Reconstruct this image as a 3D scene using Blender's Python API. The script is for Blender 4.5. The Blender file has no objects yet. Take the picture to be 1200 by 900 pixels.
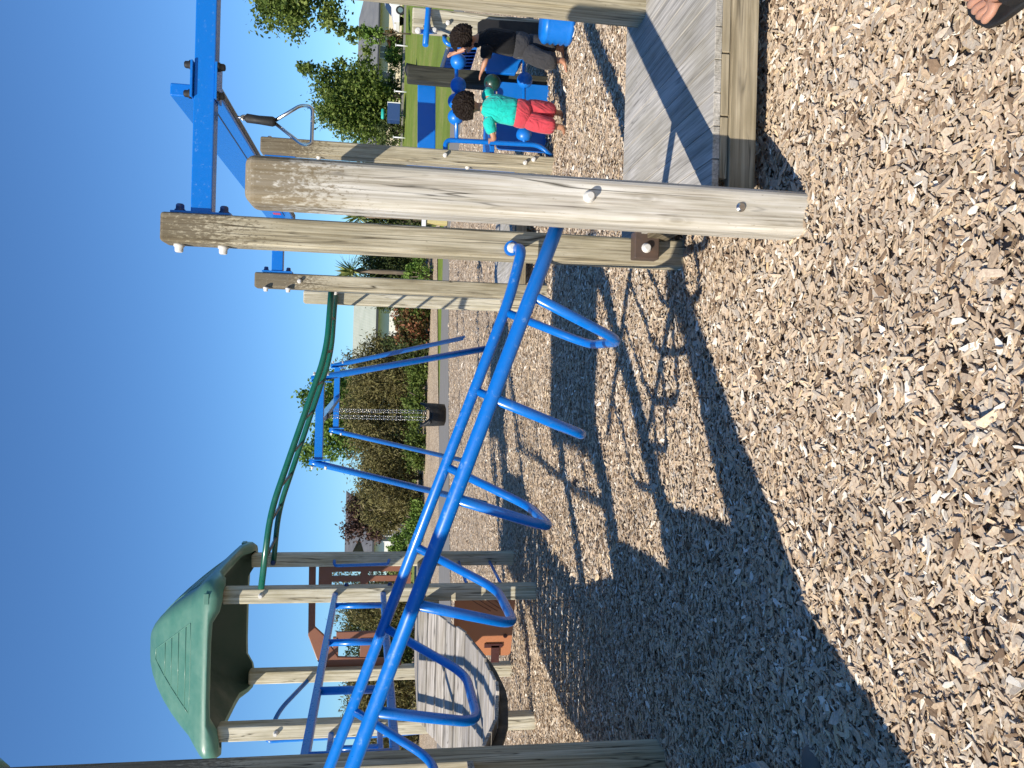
import bpy, bmesh, math, random
import numpy as np
from mathutils import Vector, Matrix, noise as mnoise
random.seed(7); rng = np.random.default_rng(7)
scene = bpy.context.scene
COL = scene.collection
rad = math.radians

# ------------------------------------------------------------------ camera
FPX = 900.0; PITCH = rad(8.5); ROLL = rad(1.5); CAMH = 1.6
_f = Vector((0, math.cos(PITCH), -math.sin(PITCH))); _u0 = Vector((0, math.sin(PITCH), math.cos(PITCH))); _r0 = Vector((1, 0, 0))
_r = math.cos(ROLL)*_r0 + math.sin(ROLL)*_u0
_u = -math.sin(ROLL)*_r0 + math.cos(ROLL)*_u0
cam = bpy.data.cameras.new("camera"); camo = bpy.data.objects.new("camera", cam); COL.objects.link(camo)
cam.sensor_width = 36; cam.lens = 27.0; cam.clip_start = .05; cam.clip_end = 2000
X_, Y_, Z_ = -_u, _r, -_f          # the phone was held on its side: picture right is downwards
camo.matrix_world = Matrix(((X_.x, Y_.x, Z_.x, 0), (X_.y, Y_.y, Z_.y, 0), (X_.z, Y_.z, Z_.z, CAMH), (0, 0, 0, 1)))
scene.camera = camo

def ray(x, y): return _f + ((450-y)/FPX)*_r + ((600-x)/FPX)*_u
def G(x, y, z=0.0):                 # measured point on a level surface
    d = ray(x, y); t = (z-CAMH)/d.z; return Vector((d.x*t, d.y*t, z))
def D(x, y, Y):                     # measured point at a known distance
    d = ray(x, y); t = Y/d.y; return Vector((d.x*t, Y, CAMH+d.z*t))
def V(*a): return Vector(a)

# ------------------------------------------------------------------ tagging
def tag(o, label=None, cat=None, group=None, kind=None):
    if label: o['label'] = label
    if cat: o['category'] = cat
    if group: o['group'] = group
    if kind: o['kind'] = kind
    return o
def thing(name, label, cat, loc=(0, 0, 0), group=None, rz=0):
    o = bpy.data.objects.new(name, None); COL.objects.link(o)
    o.location = loc; o.rotation_euler = (0, 0, rz); o.empty_display_size = .1
    return tag(o, label, cat, group)

# ------------------------------------------------------------------ mesh collector
class MB:
    def __init__(s): s.v = []; s.f = []; s.sm = []; s.mi = []
    def add(s, vs, fs, smooth=False, mi=0):
        b = len(s.v); s.v += [Vector(p) for p in vs]
        for f in fs: s.f.append([b+i for i in f]); s.sm.append(smooth); s.mi.append(mi)
        return s
    def box(s, c, d, M=None, mi=0):
        c = Vector(c); hx, hy, hz = d[0]/2, d[1]/2, d[2]/2
        vs = [Vector((x, y, z)) for x in (-hx, hx) for y in (-hy, hy) for z in (-hz, hz)]
        if M is not None: vs = [M @ v for v in vs]
        vs = [v+c for v in vs]
        return s.add(vs, [(0,1,3,2),(4,6,7,5),(0,4,5,1),(2,3,7,6),(0,2,6,4),(1,5,7,3)], mi=mi)
    def bar(s, p0, p1, w, h, up=(0, 0, 1), mi=0):     # box beam p0->p1
        p0, p1 = Vector(p0), Vector(p1); d = (p1-p0); L = d.length; d.normalize()
        side = d.cross(Vector(up)).normalized(); upv = side.cross(d).normalized()
        M = Matrix((d, side, upv)).transposed()
        return s.box((p0+p1)/2, (L, w, h), M, mi)
    def tube(s, pts, r, n=12, caps=True, closed=False, mi=0, round_cap=False):
        pts = [Vector(p) for p in pts]; m = len(pts)
        rs = r if isinstance(r, (list, tuple)) else [r]*m
        tang = []
        for i in range(m):
            if closed: t = pts[(i+1) % m]-pts[i-1]
            else: t = pts[min(i+1, m-1)]-pts[max(i-1, 0)]
            tang.append(t.normalized())
        t0 = tang[0]; a = Vector((0, 0, 1)) if abs(t0.z) < .9 else Vector((1, 0, 0))
        nrm = (a - t0*a.dot(t0)).normalized(); vs = []
        for i in range(m):
            nrm = (nrm - tang[i]*nrm.dot(tang[i])).normalized(); bn = tang[i].cross(nrm)
            for k in range(n):
                an = 2*math.pi*k/n
                vs.append(pts[i]+rs[i]*(math.cos(an)*nrm+math.sin(an)*bn))
        fs = []
        for i in range(m if closed else m-1):
            j = (i+1) % m
            for k in range(n):
                k2 = (k+1) % n
                fs.append((i*n+k, i*n+k2, j*n+k2, j*n+k))
        s.add(vs, fs, True, mi)
        if caps and not closed:
            b = len(s.v)-m*n
            s.f.append([b+k for k in range(n)][::-1]); s.sm.append(False); s.mi.append(mi)
            s.f.append([b+(m-1)*n+k for k in range(n)]); s.sm.append(False); s.mi.append(mi)
        return s
    def cyl(s, p0, p1, r, n=16, r1=None, mi=0):
        return s.tube([p0, p1], [r, r if r1 is None else r1], n, mi=mi)
    def ball(s, c, r, n=20, m=12, sq=(1, 1, 1), mi=0):
        c = Vector(c); vs = [c+Vector((0, 0, r*sq[2]))]
        for i in range(1, m):
            th = math.pi*i/m
            for k in range(n):
                ph = 2*math.pi*k/n
                vs.append(c+Vector((r*sq[0]*math.sin(th)*math.cos(ph), r*sq[1]*math.sin(th)*math.sin(ph), r*sq[2]*math.cos(th))))
        vs.append(c-Vector((0, 0, r*sq[2]))); fs = []
        for k in range(n): fs.append((0, 1+k, 1+(k+1) % n))
        for i in range(m-2):
            for k in range(n):
                a = 1+i*n; k2 = (k+1) % n
                fs.append((a+k, a+n+k, a+n+k2, a+k2))
        e = len(vs)-1; a = 1+(m-2)*n
        for k in range(n): fs.append((a+k, e, a+(k+1) % n))
        return s.add(vs, fs, True, mi)
    def prism(s, poly, off, mi=0):                    # polygon (3d points) extruded by off
        off = Vector(off); p = [Vector(q) for q in poly]; n = len(p)
        vs = p+[q+off for q in p]
        fs = [list(range(n))[::-1], [n+i for i in range(n)]]
        fs += [(i, (i+1) % n, n+(i+1) % n, n+i) for i in range(n)]
        return s.add(vs, fs, mi=mi)
    def loft(s, rings, caps=True, smooth=True, mi=0):
        n = len(rings[0]); vs = [p for r in rings for p in r]; fs = []
        for i in range(len(rings)-1):
            for k in range(n):
                k2 = (k+1) % n; fs.append((i*n+k, i*n+k2, (i+1)*n+k2, (i+1)*n+k))
        s.add(vs, fs, smooth, mi)
        if caps:
            b = len(s.v)-len(vs)
            s.f.append([b+k for k in range(n)][::-1]); s.sm.append(smooth); s.mi.append(mi)
            s.f.append([b+len(vs)-n+k for k in range(n)]); s.sm.append(smooth); s.mi.append(mi)
        return s
    def build(s, name, mats, parent=None, bevel=0, seg=2, subsurf=0, solid=0, base=None, autosmooth=None):
        me = bpy.data.meshes.new(name)
        o = bpy.data.objects.new(name, me); COL.objects.link(o)
        org = Vector((0, 0, 0))
        if parent is not None:
            o.parent = parent
            p = parent; org = Vector((0, 0, 0))
            while p: org += Vector(p.location); p = p.parent
        if base is not None: o.location = Vector(base)-org; org = Vector(base)
        me.from_pydata([tuple(v-org) for v in s.v], [], s.f)
        me.polygons.foreach_set('use_smooth', s.sm)
        if not isinstance(mats, (list, tuple)): mats = [mats]
        for m in mats: me.materials.append(m)
        if len(mats) > 1: me.polygons.foreach_set('material_index', s.mi)
        bm = bmesh.new(); bm.from_mesh(me); bmesh.ops.recalc_face_normals(bm, faces=bm.faces); bm.to_mesh(me); bm.free()
        me.update()
        if solid:
            m = o.modifiers.new('s', 'SOLIDIFY'); m.thickness = solid
        if bevel:
            m = o.modifiers.new('b', 'BEVEL'); m.width = bevel; m.segments = seg; m.limit_method = 'ANGLE'; m.angle_limit = rad(40)
        if subsurf:
            m = o.modifiers.new('ss', 'SUBSURF'); m.levels = subsurf; m.render_levels = subsurf
        return o

def arc_corner(path, r, n=6):        # round the corners of a 3d polyline
    path = [Vector(p) for p in path]; out = [path[0]]
    for i in range(1, len(path)-1):
        a, b, c = path[i-1], path[i], path[i+1]
        d1 = (a-b); d2 = (c-b); rr = min(r, d1.length*.49, d2.length*.49)
        p = b+d1.normalized()*rr; q = b+d2.normalized()*rr
        for k in range(n+1):
            t = k/n; out.append(p*(1-t)**2+b*2*t*(1-t)+q*t*t)
    out.append(path[-1]); return out

# ------------------------------------------------------------------ materials
def new_mat(name):
    m = bpy.data.materials.new(name); m.use_nodes = True
    nt = m.node_tree; nt.nodes.clear()
    out = nt.nodes.new('ShaderNodeOutputMaterial'); b = nt.nodes.new('ShaderNodeBsdfPrincipled')
    nt.links.new(b.outputs[0], out.inputs[0])
    return m, nt, b
def nd(nt, t, **kw):
    n = nt.nodes.new(t)
    for k, v in kw.items():
        if k.startswith('i_'):
            n.inputs[k[2:].replace('_', ' ')].default_value = v
        else: setattr(n, k, v)
    return n
def ramp(nt, stops, interp='LINEAR'):
    n = nt.nodes.new('ShaderNodeValToRGB'); cr = n.color_ramp; cr.interpolation = interp
    while len(cr.elements) < len(stops): cr.elements.new(.5)
    for e, (p, c) in zip(cr.elements, stops): e.position = p; e.color = (*c, 1) if len(c) == 3 else c
    return n
def coords(nt, scale=(1, 1, 1), rand=True, kind='Object'):
    tc = nt.nodes.new('ShaderNodeTexCoord'); mp = nt.nodes.new('ShaderNodeMapping')
    mp.inputs['Scale'].default_value = scale
    if rand:
        oi = nt.nodes.new('ShaderNodeObjectInfo'); mu = nd(nt, 'ShaderNodeVectorMath', operation='MULTIPLY_ADD')
        mu.inputs[0].default_value = (17, 31, 23)
        nt.links.new(oi.outputs['Random'], mu.inputs[1]); nt.links.new(tc.outputs[kind], mu.inputs[2])
        nt.links.new(mu.outputs[0], mp.inputs[0])
    else: nt.links.new(tc.outputs[kind], mp.inputs[0])
    return mp
def mixc(nt, fac, a, b, mode='MIX'):
    m = nd(nt, 'ShaderNodeMix', data_type='RGBA', blend_type=mode)
    for sock, v in ((m.inputs[0], fac), (m.inputs[6], a), (m.inputs[7], b)):
        if hasattr(v, 'is_linked') or hasattr(v, 'links'): nt.links.new(v, sock)
        elif isinstance(v, (int, float)): sock.default_value = v
        else: sock.default_value = (*v, 1)
    return m.outputs[2]
def bump(nt, h, strength, dist, b, prev=None):
    bp = nd(nt, 'ShaderNodeBump'); bp.inputs['Strength'].default_value = strength; bp.inputs['Distance'].default_value = dist
    nt.links.new(h, bp.inputs['Height'])
    if prev is not None: nt.links.new(prev, bp.inputs['Normal'])
    nt.links.new(bp.outputs[0], b.inputs['Normal']); return bp.outputs[0]

def paint(name, col, rough=.3, wear=.15, col2=None, coat=.3, spec=.5, scale=14, lo=.35, hi=.7):
    m, nt, b = new_mat(name)
    mp = coords(nt); n1 = nd(nt, 'ShaderNodeTexNoise', i_Scale=scale, i_Detail=6., i_Roughness=.65); nt.links.new(mp.outputs[0], n1.inputs[0])
    c2 = col2 or tuple(min(1, c*1.25+.02) for c in col)
    r = ramp(nt, [(lo, (0, 0, 0)), (hi, (1, 1, 1))]); nt.links.new(n1.outputs[0], r.inputs[0])
    mu = nd(nt, 'ShaderNodeMath', operation='MULTIPLY'); mu.inputs[1].default_value = wear; nt.links.new(r.outputs[0], mu.inputs[0])
    c = mixc(nt, mu.outputs[0], col, c2)
    nt.links.new(c, b.inputs['Base Color'])
    r2 = ramp(nt, [(.3, (rough*.8,)*3), (.75, (min(1, rough*1.5),)*3)]); nt.links.new(n1.outputs[0], r2.inputs[0]); nt.links.new(r2.outputs[0], b.inputs['Roughness'])
    b.inputs['Coat Weight'].default_value = coat; b.inputs['Coat Roughness'].default_value = .15
    b.inputs['Specular IOR Level'].default_value = spec
    return m

def wood(name, axis, light, mid, dark, crack=.5, stain=None, groove=None, rough=.85, grain=1.0, island=0.):
    m, nt, b = new_mat(name)
    sc = [26*grain]*3; sc[axis] = 1.3
    mp = coords(nt, tuple(sc))
    n1 = nd(nt, 'ShaderNodeTexNoise', i_Scale=1., i_Detail=8., i_Roughness=.6, i_Distortion=.7); nt.links.new(mp.outputs[0], n1.inputs[0])
    r = ramp(nt, [(.28, dark), (.43, mid), (.60, light)]); nt.links.new(n1.outputs[0], r.inputs[0])
    sc2 = [90*grain]*3; sc2[axis] = 3
    mp2 = coords(nt, tuple(sc2)); n2 = nd(nt, 'ShaderNodeTexNoise', i_Scale=1., i_Detail=3.); nt.links.new(mp2.outputs[0], n2.inputs[0])
    c = mixc(nt, .6, r.outputs[0], n2.outputs[0], 'OVERLAY')
    # large scale tone
    sc3 = [5.]*3; sc3[axis] = 1.6
    mp3 = coords(nt, tuple(sc3)); n3 = nd(nt, 'ShaderNodeTexNoise', i_Scale=1., i_Detail=4., i_Roughness=.6); nt.links.new(mp3.outputs[0], n3.inputs[0])
    r3 = ramp(nt, [(.3, (.62, .6, .52)), (.6, (1.0, 1.0, 1.0)), (.8, (1.12, 1.1, 1.05))]); nt.links.new(n3.outputs[0], r3.inputs[0])
    c = mixc(nt, .85, c, r3.outputs[0], 'MULTIPLY')
    # checks (long dark cracks)
    sc4 = [15.]*3; sc4[axis] = .8
    mp4 = coords(nt, tuple(sc4)); n4 = nd(nt, 'ShaderNodeTexNoise', i_Scale=1., i_Detail=2., i_Distortion=.5); nt.links.new(mp4.outputs[0], n4.inputs[0])
    sb = nd(nt, 'ShaderNodeMath', operation='SUBTRACT'); sb.inputs[1].default_value = .5; nt.links.new(n4.outputs[0], sb.inputs[0])
    ab = nd(nt, 'ShaderNodeMath', operation='ABSOLUTE'); nt.links.new(sb.outputs[0], ab.inputs[0])
    rc = ramp(nt, [(0, (1, 1, 1)), (.022, (0, 0, 0))]); nt.links.new(ab.outputs[0], rc.inputs[0])
    rm = ramp(nt, [(.44, (0, 0, 0)), (.54, (1, 1, 1))]); nt.links.new(n3.outputs[0], rm.inputs[0])
    mk = nd(nt, 'ShaderNodeMath', operation='MULTIPLY'); nt.links.new(rc.outputs[0], mk.inputs[0]); nt.links.new(rm.outputs[0], mk.inputs[1])
    mk2 = nd(nt, 'ShaderNodeMath', operation='MULTIPLY'); mk2.inputs[1].default_value = crack; nt.links.new(mk.outputs[0], mk2.inputs[0])
    c = mixc(nt, mk2.outputs[0], c, tuple(x*.22 for x in dark))
    # knots
    sk = [7.]*3; sk[axis] = 2.6
    mpk = coords(nt, tuple(sk)); vk = nd(nt, 'ShaderNodeTexVoronoi', i_Scale=1.); nt.links.new(mpk.outputs[0], vk.inputs[0])
    rk = ramp(nt, [(0, (1, 1, 1)), (.05, (.85, .85, .85)), (.09, (.1, .1, .1)), (.13, (.4, .4, .4)), (.2, (0, 0, 0))]); nt.links.new(vk.outputs['Distance'], rk.inputs[0])
    mkk = nd(nt, 'ShaderNodeMath', operation='MULTIPLY'); mkk.inputs[1].default_value = .5; nt.links.new(rk.outputs[0], mkk.inputs[0])
    c = mixc(nt, mkk.outputs[0], c, tuple(x*.8 for x in dark))
    if stain:                         # lichen and dirt blotches towards the post's top end
        z0, z1, scol = stain
        tc = nt.nodes.new('ShaderNodeTexCoord'); sx = nt.nodes.new('ShaderNodeSeparateXYZ'); nt.links.new(tc.outputs['Object'], sx.inputs[0])
        mr = nd(nt, 'ShaderNodeMapRange'); mr.inputs[1].default_value = z0; mr.inputs[2].default_value = z1; nt.links.new(sx.outputs[2], mr.inputs[0])
        mps = coords(nt, (75, 75, 32)); ns = nd(nt, 'ShaderNodeTexNoise', i_Scale=1., i_Detail=6., i_Roughness=.7); nt.links.new(mps.outputs[0], ns.inputs[0])
        ad = nd(nt, 'ShaderNodeMath', operation='MULTIPLY_ADD'); ad.inputs[1].default_value = .33; nt.links.new(mr.outputs[0], ad.inputs[0]); nt.links.new(ns.outputs[0], ad.inputs[2])
        rs = ramp(nt, [(.62, (0, 0, 0)), (.74, (1, 1, 1))]); nt.links.new(ad.outputs[0], rs.inputs[0])
        ms = nd(nt, 'ShaderNodeMath', operation='MULTIPLY'); ms.inputs[1].default_value = .75; nt.links.new(rs.outputs[0], ms.inputs[0])
        c = mixc(nt, ms.outputs[0], c, scol)
    if island:                        # every board has its own tone
        ge = nt.nodes.new('ShaderNodeNewGeometry'); ri = ramp(nt, [(0, (1-island,)*3), (.5, (1, 1, .99)), (1, (1+island*.6, 1+island*.55, 1+island*.5))]); nt.links.new(ge.outputs['Random Per Island'], ri.inputs[0])
        c = mixc(nt, 1., c, ri.outputs[0], 'MULTIPLY')
    nt.links.new(c, b.inputs['Base Color']); b.inputs['Roughness'].default_value = rough; b.inputs['Specular IOR Level'].default_value = .25
    p = bump(nt, n1.outputs[0], .35, .006, b)
    p = bump(nt, mk.outputs[0], -.6, .004, b, p)
    if groove is not None:
        tc = nt.nodes.new('ShaderNodeTexCoord'); w = nd(nt, 'ShaderNodeTexWave', wave_type='BANDS', bands_direction='XYZ'[groove], i_Scale=34.); nt.links.new(tc.outputs['Object'], w.inputs[0])
        bump(nt, w.outputs[1], .25, .002, b, p)
    return m

M = {}
M['post_grey'] = wood('weathered silver timber', 2, (.68, .645, .58), (.54, .50, .43), (.27, .235, .175), 1., grain=1.6, stain=(1.65, 2.15, (.16, .115, .055)))
M['post_tan'] = wood('treated pine timber', 2, (.50, .45, .335), (.36, .312, .215), (.165, .135, .085), 1., grain=1.6, stain=(2.1, 2.85, (.10, .075, .045)))
M['post_pale'] = wood('pale pine timber', 2, (.62, .58, .47), (.48, .44, .33), (.27, .225, .14), .9, grain=1.6)
M['deck_y'] = wood('grooved grey decking', 1, (.52, .495, .46), (.43, .41, .38), (.28, .265, .24), .5, groove=0, grain=1.4, island=.12)
M['plank_x'] = wood('grey weathered bridge plank', 0, (.50, .47, .44), (.37, .34, .31), (.17, .15, .13), .8, grain=1.3, island=.28)
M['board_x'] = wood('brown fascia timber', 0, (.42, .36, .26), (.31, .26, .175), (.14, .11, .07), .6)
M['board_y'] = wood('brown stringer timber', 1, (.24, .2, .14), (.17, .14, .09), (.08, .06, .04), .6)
M['blue'] = paint('glossy blue powder coat', (.0015, .150, .56), .28, .35, (.10, .27, .60), .35, scale=26, lo=.60, hi=.72)
M['blue_worn'] = paint('worn blue powder coat', (.0015, .148, .55), .32, .55, (.20, .36, .62), .3, scale=34, lo=.60, hi=.70)
M['blue_plastic'] = paint('blue moulded plastic', (.003, .155, .57), .38, .15, None, .1)
M['green_roof'] = paint('faded green moulded plastic', (.066, .19, .14), .42, .45, (.13, .26, .20), .15, scale=5)
M['green_dark'] = paint('dark green powder coat', (.004, .10, .065), .3, .2, None, .4)
M['green_shade'] = paint('roof green plastic with painted shade', (.018, .055, .042), .55, .2, None, 0, scale=4)  # roof green darkened so the colour holds the underside's shade
M['green_slide'] = paint('green slide plastic', (.06, .22, .15), .4, .2, None, .1)
M['brown_plastic'] = paint('brown moulded plastic', (.20, .074, .040), .5, .25, (.26, .10, .055), .05, scale=6)
M['orange_brown'] = paint('orange brown plastic panel', (.50, .20, .09), .5, .25, (.42, .16, .08), .05, scale=6)
M['maroon'] = paint('dark maroon plastic', (.06, .012, .01), .5, .1)
M['rubber'] = paint('black rubber', (.012, .012, .013), .55, .2, (.03, .03, .03), .0)
M['black_metal'] = paint('black painted steel', (.014, .013, .013), .4, .2, (.05, .035, .03), .1)
M['cap_white'] = paint('pale plastic bolt cap', (.62, .60, .56), .4, .2, None, .1)
M['cap_blue'] = paint('dark blue bolt cap', (.01, .03, .12), .4, .2, None, .1)
M['red_sticker'] = paint('red warning sticker', (.6, .05, .06), .5, .1)
def steel():
    m, nt, b = new_mat('stainless steel')
    b.inputs['Base Color'].default_value = (.62, .6, .57, 1); b.inputs['Metallic'].default_value = 1; b.inputs['Roughness'].default_value = .28
    return m
M['steel'] = steel()
M['bracket'] = paint('rusty brown steel bracket', (.07, .05, .04), .5, .5, (.14, .08, .05), .05, scale=20)
M['rust_dark'] = M['bracket']
M['concrete'] = paint('grey concrete', (.225, .215, .20), .9, .5, (.18, .172, .158), 0, .2, scale=3)
M['wall_cream'] = paint('cream painted wall', (.72, .62, .46), .8, .2, None, 0, .3)
M['wall_white'] = paint('white painted wall', (.75, .73, .68), .8, .2, None, 0, .3)
M['trim_dark'] = paint('dark grey trim', (.035, .037, .04), .5, .2, None, .1)
M['white_paint'] = paint('white gloss paint', (.78, .78, .77), .3, .1, None, .3)
M['tyre'] = paint('black tyre', (.015, .015, .016), .8, .2, None, 0)
M['yellow_block'] = paint('yellow concrete block', (.52, .44, .20), .8, .4, None, 0, .3)
M['bin_blue'] = paint('navy blue box paint', (.02, .055, .17), .5, .2)
M['teal'] = paint('teal plastic', (.02, .42, .36), .5, .2)
M['stone'] = paint('smooth grey stone', (.13, .125, .115), .7, .4, (.2, .19, .17), 0, .3)
def glass(name='window glass'):
    m, nt, b = new_mat(name)
    b.inputs['Base Color'].default_value = (.02, .025, .03, 1); b.inputs['Roughness'].default_value = .06; b.inputs['Specular IOR Level'].default_value = .8
    return m
M['glass'] = glass()
def roofing(name, c1, c2):
    m, nt, b = new_mat(name)
    mp = coords(nt, (1, 1, 1), False); w = nd(nt, 'ShaderNodeTexWave', bands_direction='X', i_Scale=3.2); nt.links.new(mp.outputs[0], w.inputs[0])
    n1 = nd(nt, 'ShaderNodeTexNoise', i_Scale=1.5, i_Detail=5.); nt.links.new(mp.outputs[0], n1.inputs[0])
    r = ramp(nt, [(.3, c1), (.7, c2)]); nt.links.new(n1.outputs[0], r.inputs[0]); nt.links.new(r.outputs[0], b.inputs['Base Color'])
    b.inputs['Roughness'].default_value = .6; bump(nt, w.outputs[1], .25, .02, b); return m
M['roof_grey'] = roofing('grey corrugated roof', (.15, .15, .15), (.20, .20, .19))
M['roof_sage'] = roofing('sage green steel roof', (.40, .43, .34), (.47, .49, .40))
M['roof_dark'] = roofing('dark grey roof', (.10, .10, .105), (.15, .15, .15))

def cloth(name, col, scale=9, rough=.9, sheen=.2):
    m, nt, b = new_mat(name)
    mp = coords(nt, (1, 1, .6)); n1 = nd(nt, 'ShaderNodeTexNoise', i_Scale=scale, i_Detail=3., i_Distortion=1.2); nt.links.new(mp.outputs[0], n1.inputs[0])
    n2 = nd(nt, 'ShaderNodeTexNoise', i_Scale=300., i_Detail=2.); nt.links.new(mp.outputs[0], n2.inputs[0])
    c = mixc(nt, .15, col, n2.outputs[0], 'OVERLAY'); nt.links.new(c, b.inputs['Base Color'])
    b.inputs['Roughness'].default_value = rough; b.inputs['Sheen Weight'].default_value = sheen; b.inputs['Specular IOR Level'].default_value = .2
    bump(nt, n1.outputs[0], .9, .05, b); return m
M['shirt_teal'] = cloth('turquoise cotton', (.012, .50, .42))
M['shorts_red'] = cloth('red cotton shorts', (.52, .055, .075))
M['shirt_black'] = cloth('black cotton', (.010, .010, .011), sheen=.05)
M['shorts_grey'] = cloth('charcoal shorts', (.040, .040, .044), sheen=.1)
M['shirt_navy'] = cloth('navy cotton', (.02, .03, .08)); M['shorts_khaki'] = cloth('khaki shorts', (.3, .24, .15))
def skin(name, col, col2):
    m, nt, b = new_mat(name)
    mp = coords(nt); n1 = nd(nt, 'ShaderNodeTexNoise', i_Scale=25., i_Detail=4.); nt.links.new(mp.outputs[0], n1.inputs[0])
    r = ramp(nt, [(.35, col), (.65, col2)]); nt.links.new(n1.outputs[0], r.inputs[0]); nt.links.new(r.outputs[0], b.inputs['Base Color'])
    b.inputs['Roughness'].default_value = .5; b.inputs['Subsurface Weight'].default_value = .12; b.inputs['Subsurface Radius'].default_value = (.01, .004, .002)
    return m
M['skin_brown'] = skin('brown skin', (.40, .19, .11), (.47, .235, .145))
M['skin_tan'] = skin('tan skin', (.44, .225, .15), (.52, .28, .19))
M['nail'] = paint('toe nail', (.68, .46, .38), .35, .1)
M['hair'] = paint('dark brown hair', (.012, .008, .006), .6, .25, (.03, .018, .012), .0, .15, scale=60)
M['eye'] = paint('dark eye', (.02, .012, .01), .15, .0)

def leafmat(name, stops, trans=.25, rough=.6):
    m, nt, b = new_mat(name)
    at = nd(nt, 'ShaderNodeAttribute', attribute_name='rnd'); r = ramp(nt, stops); nt.links.new(at.outputs['Fac'], r.inputs[0])
    nt.links.new(r.outputs[0], b.inputs['Base Color']); b.inputs['Roughness'].default_value = rough; b.inputs['Specular IOR Level'].default_value = .3
    tr = nd(nt, 'ShaderNodeBsdfTranslucent'); nt.links.new(r.outputs[0], tr.inputs[0])
    mx = nd(nt, 'ShaderNodeMixShader'); mx.inputs[0].default_value = trans
    out = [n for n in nt.nodes if n.type == 'OUTPUT_MATERIAL'][0]
    nt.links.new(b.outputs[0], mx.inputs[1]); nt.links.new(tr.outputs[0], mx.inputs[2]); nt.links.new(mx.outputs[0], out.inputs[0])
    return m
L = {}
L['mid'] = leafmat('mid green leaves', [(0, (.035, .062, .012)), (.5, (.105, .155, .026)), (1, (.24, .29, .075))])
L['fresh'] = leafmat('fresh green leaves', [(0, (.045, .095, .015)), (.5, (.13, .22, .035)), (1, (.26, .36, .085))])
L['dark'] = leafmat('dark green hedge leaves', [(0, (.022, .036, .012)), (.5, (.068, .092, .026)), (1, (.13, .16, .048))])
L['olive'] = leafmat('olive brown needles', [(0, (.05, .046, .018)), (.45, (.175, .150, .056)), (.8, (.23, .215, .075)), (1, (.36, .30, .15))])
L['purple'] = leafmat('purple brown leaves', [(0, (.03, .016, .013)), (.5, (.085, .045, .035)), (1, (.17, .10, .08))])
L['red'] = leafmat('reddish garden leaves', [(0, (.05, .05, .015)), (.4, (.10, .11, .03)), (.7, (.25, .10, .05)), (1, (.40, .16, .08))])
L['spike'] = leafmat('spiky green leaves', [(0, (.05, .09, .02)), (.6, (.16, .22, .06)), (1, (.36, .36, .12))])
M['trunk'] = wood('grey brown bark', 2, (.20, .16, .12), (.14, .11, .08), (.06, .045, .03), .8)

# ------------------------------------------------------------------ fast mesh from numpy
def npmesh(name, verts, loops, starts, mat, attr=None, parent=None, loc=(0, 0, 0)):
    me = bpy.data.meshes.new(name)
    me.vertices.add(len(verts)); me.vertices.foreach_set('co', np.asarray(verts, np.float32).ravel())
    me.loops.add(len(loops)); me.loops.foreach_set('vertex_index', np.asarray(loops, np.int32))
    me.polygons.add(len(starts)); me.polygons.foreach_set('loop_start', np.asarray(starts, np.int32))
    me.polygons.foreach_set('use_smooth', np.zeros(len(starts), dtype=bool))
    me.update(calc_edges=True); me.validate()
    if attr is not None:
        a = me.attributes.new('rnd', 'FLOAT', 'FACE'); a.data.foreach_set('value', np.asarray(attr, np.float32))
    me.materials.append(mat)
    o = bpy.data.objects.new(name, me); COL.objects.link(o); o.location = loc
    if parent is not None: o.parent = parent
    return o

def rot_axes(n, tilt):
    """random frames: normal tilted from +z by about tilt"""
    az = rng.uniform(0, 2*np.pi, n); t = np.abs(rng.normal(0, tilt, n)); sp = rng.uniform(0, 2*np.pi, n)
    nz = np.stack([np.sin(t)*np.cos(az), np.sin(t)*np.sin(az), np.cos(t)], 1)
    a = np.stack([np.cos(sp), np.sin(sp), np.zeros(n)], 1)
    a -= nz*np.sum(a*nz, 1, keepdims=True); a /= np.linalg.norm(a, axis=1, keepdims=True)
    return a, np.cross(nz, a), nz

# ------------------------------------------------------------------ terrain
def tz(x, y):
    t = max(0., min(1., (y-28)/33.)); return 2.0*t + max(0, (y-62))*.004
def bark_mat(name):
    m, nt, b = new_mat(name)
    mp = coords(nt, (1, 1, 1), False)
    nz = nd(nt, 'ShaderNodeTexNoise', i_Scale=40., i_Detail=3.); nt.links.new(mp.outputs[0], nz.inputs[0])
    v = nd(nt, 'ShaderNodeTexVoronoi', i_Scale=32.); 
    ad = nd(nt, 'ShaderNodeVectorMath', operation='MULTIPLY_ADD'); ad.inputs[1].default_value = (.02, .02, .02)
    nt.links.new(nz.outputs['Color'], ad.inputs[0]); nt.links.new(mp.outputs[0], ad.inputs[2]); nt.links.new(ad.outputs[0], v.inputs[0])
    sx = nt.nodes.new('ShaderNodeSeparateColor'); nt.links.new(v.outputs['Color'], sx.inputs[0])
    r = ramp(nt, CHIP); nt.links.new(sx.outputs[0], r.inputs[0])
    rd = ramp(nt, [(.38, (1, 1, 1)), (.72, (.35, .33, .3))]); nt.links.new(v.outputs['Distance'], rd.inputs[0])
    n2 = nd(nt, 'ShaderNodeTexNoise', i_Scale=1.2, i_Detail=6., i_Roughness=.6); nt.links.new(mp.outputs[0], n2.inputs[0])
    r2 = ramp(nt, [(.3, (.72, .70, .68)), (.7, (1.08, 1.06, 1.02))]); nt.links.new(n2.outputs[0], r2.inputs[0])
    c = mixc(nt, .8, r.outputs[0], rd.outputs[0], 'MULTIPLY'); c = mixc(nt, .9, c, r2.outputs[0], 'MULTIPLY')
    nt.links.new(c, b.inputs['Base Color']); b.inputs['Roughness'].default_value = .95; b.inputs['Specular IOR Level'].default_value = .15
    bump(nt, v.outputs['Distance'], -1.0, .03, b)
    return m
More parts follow.
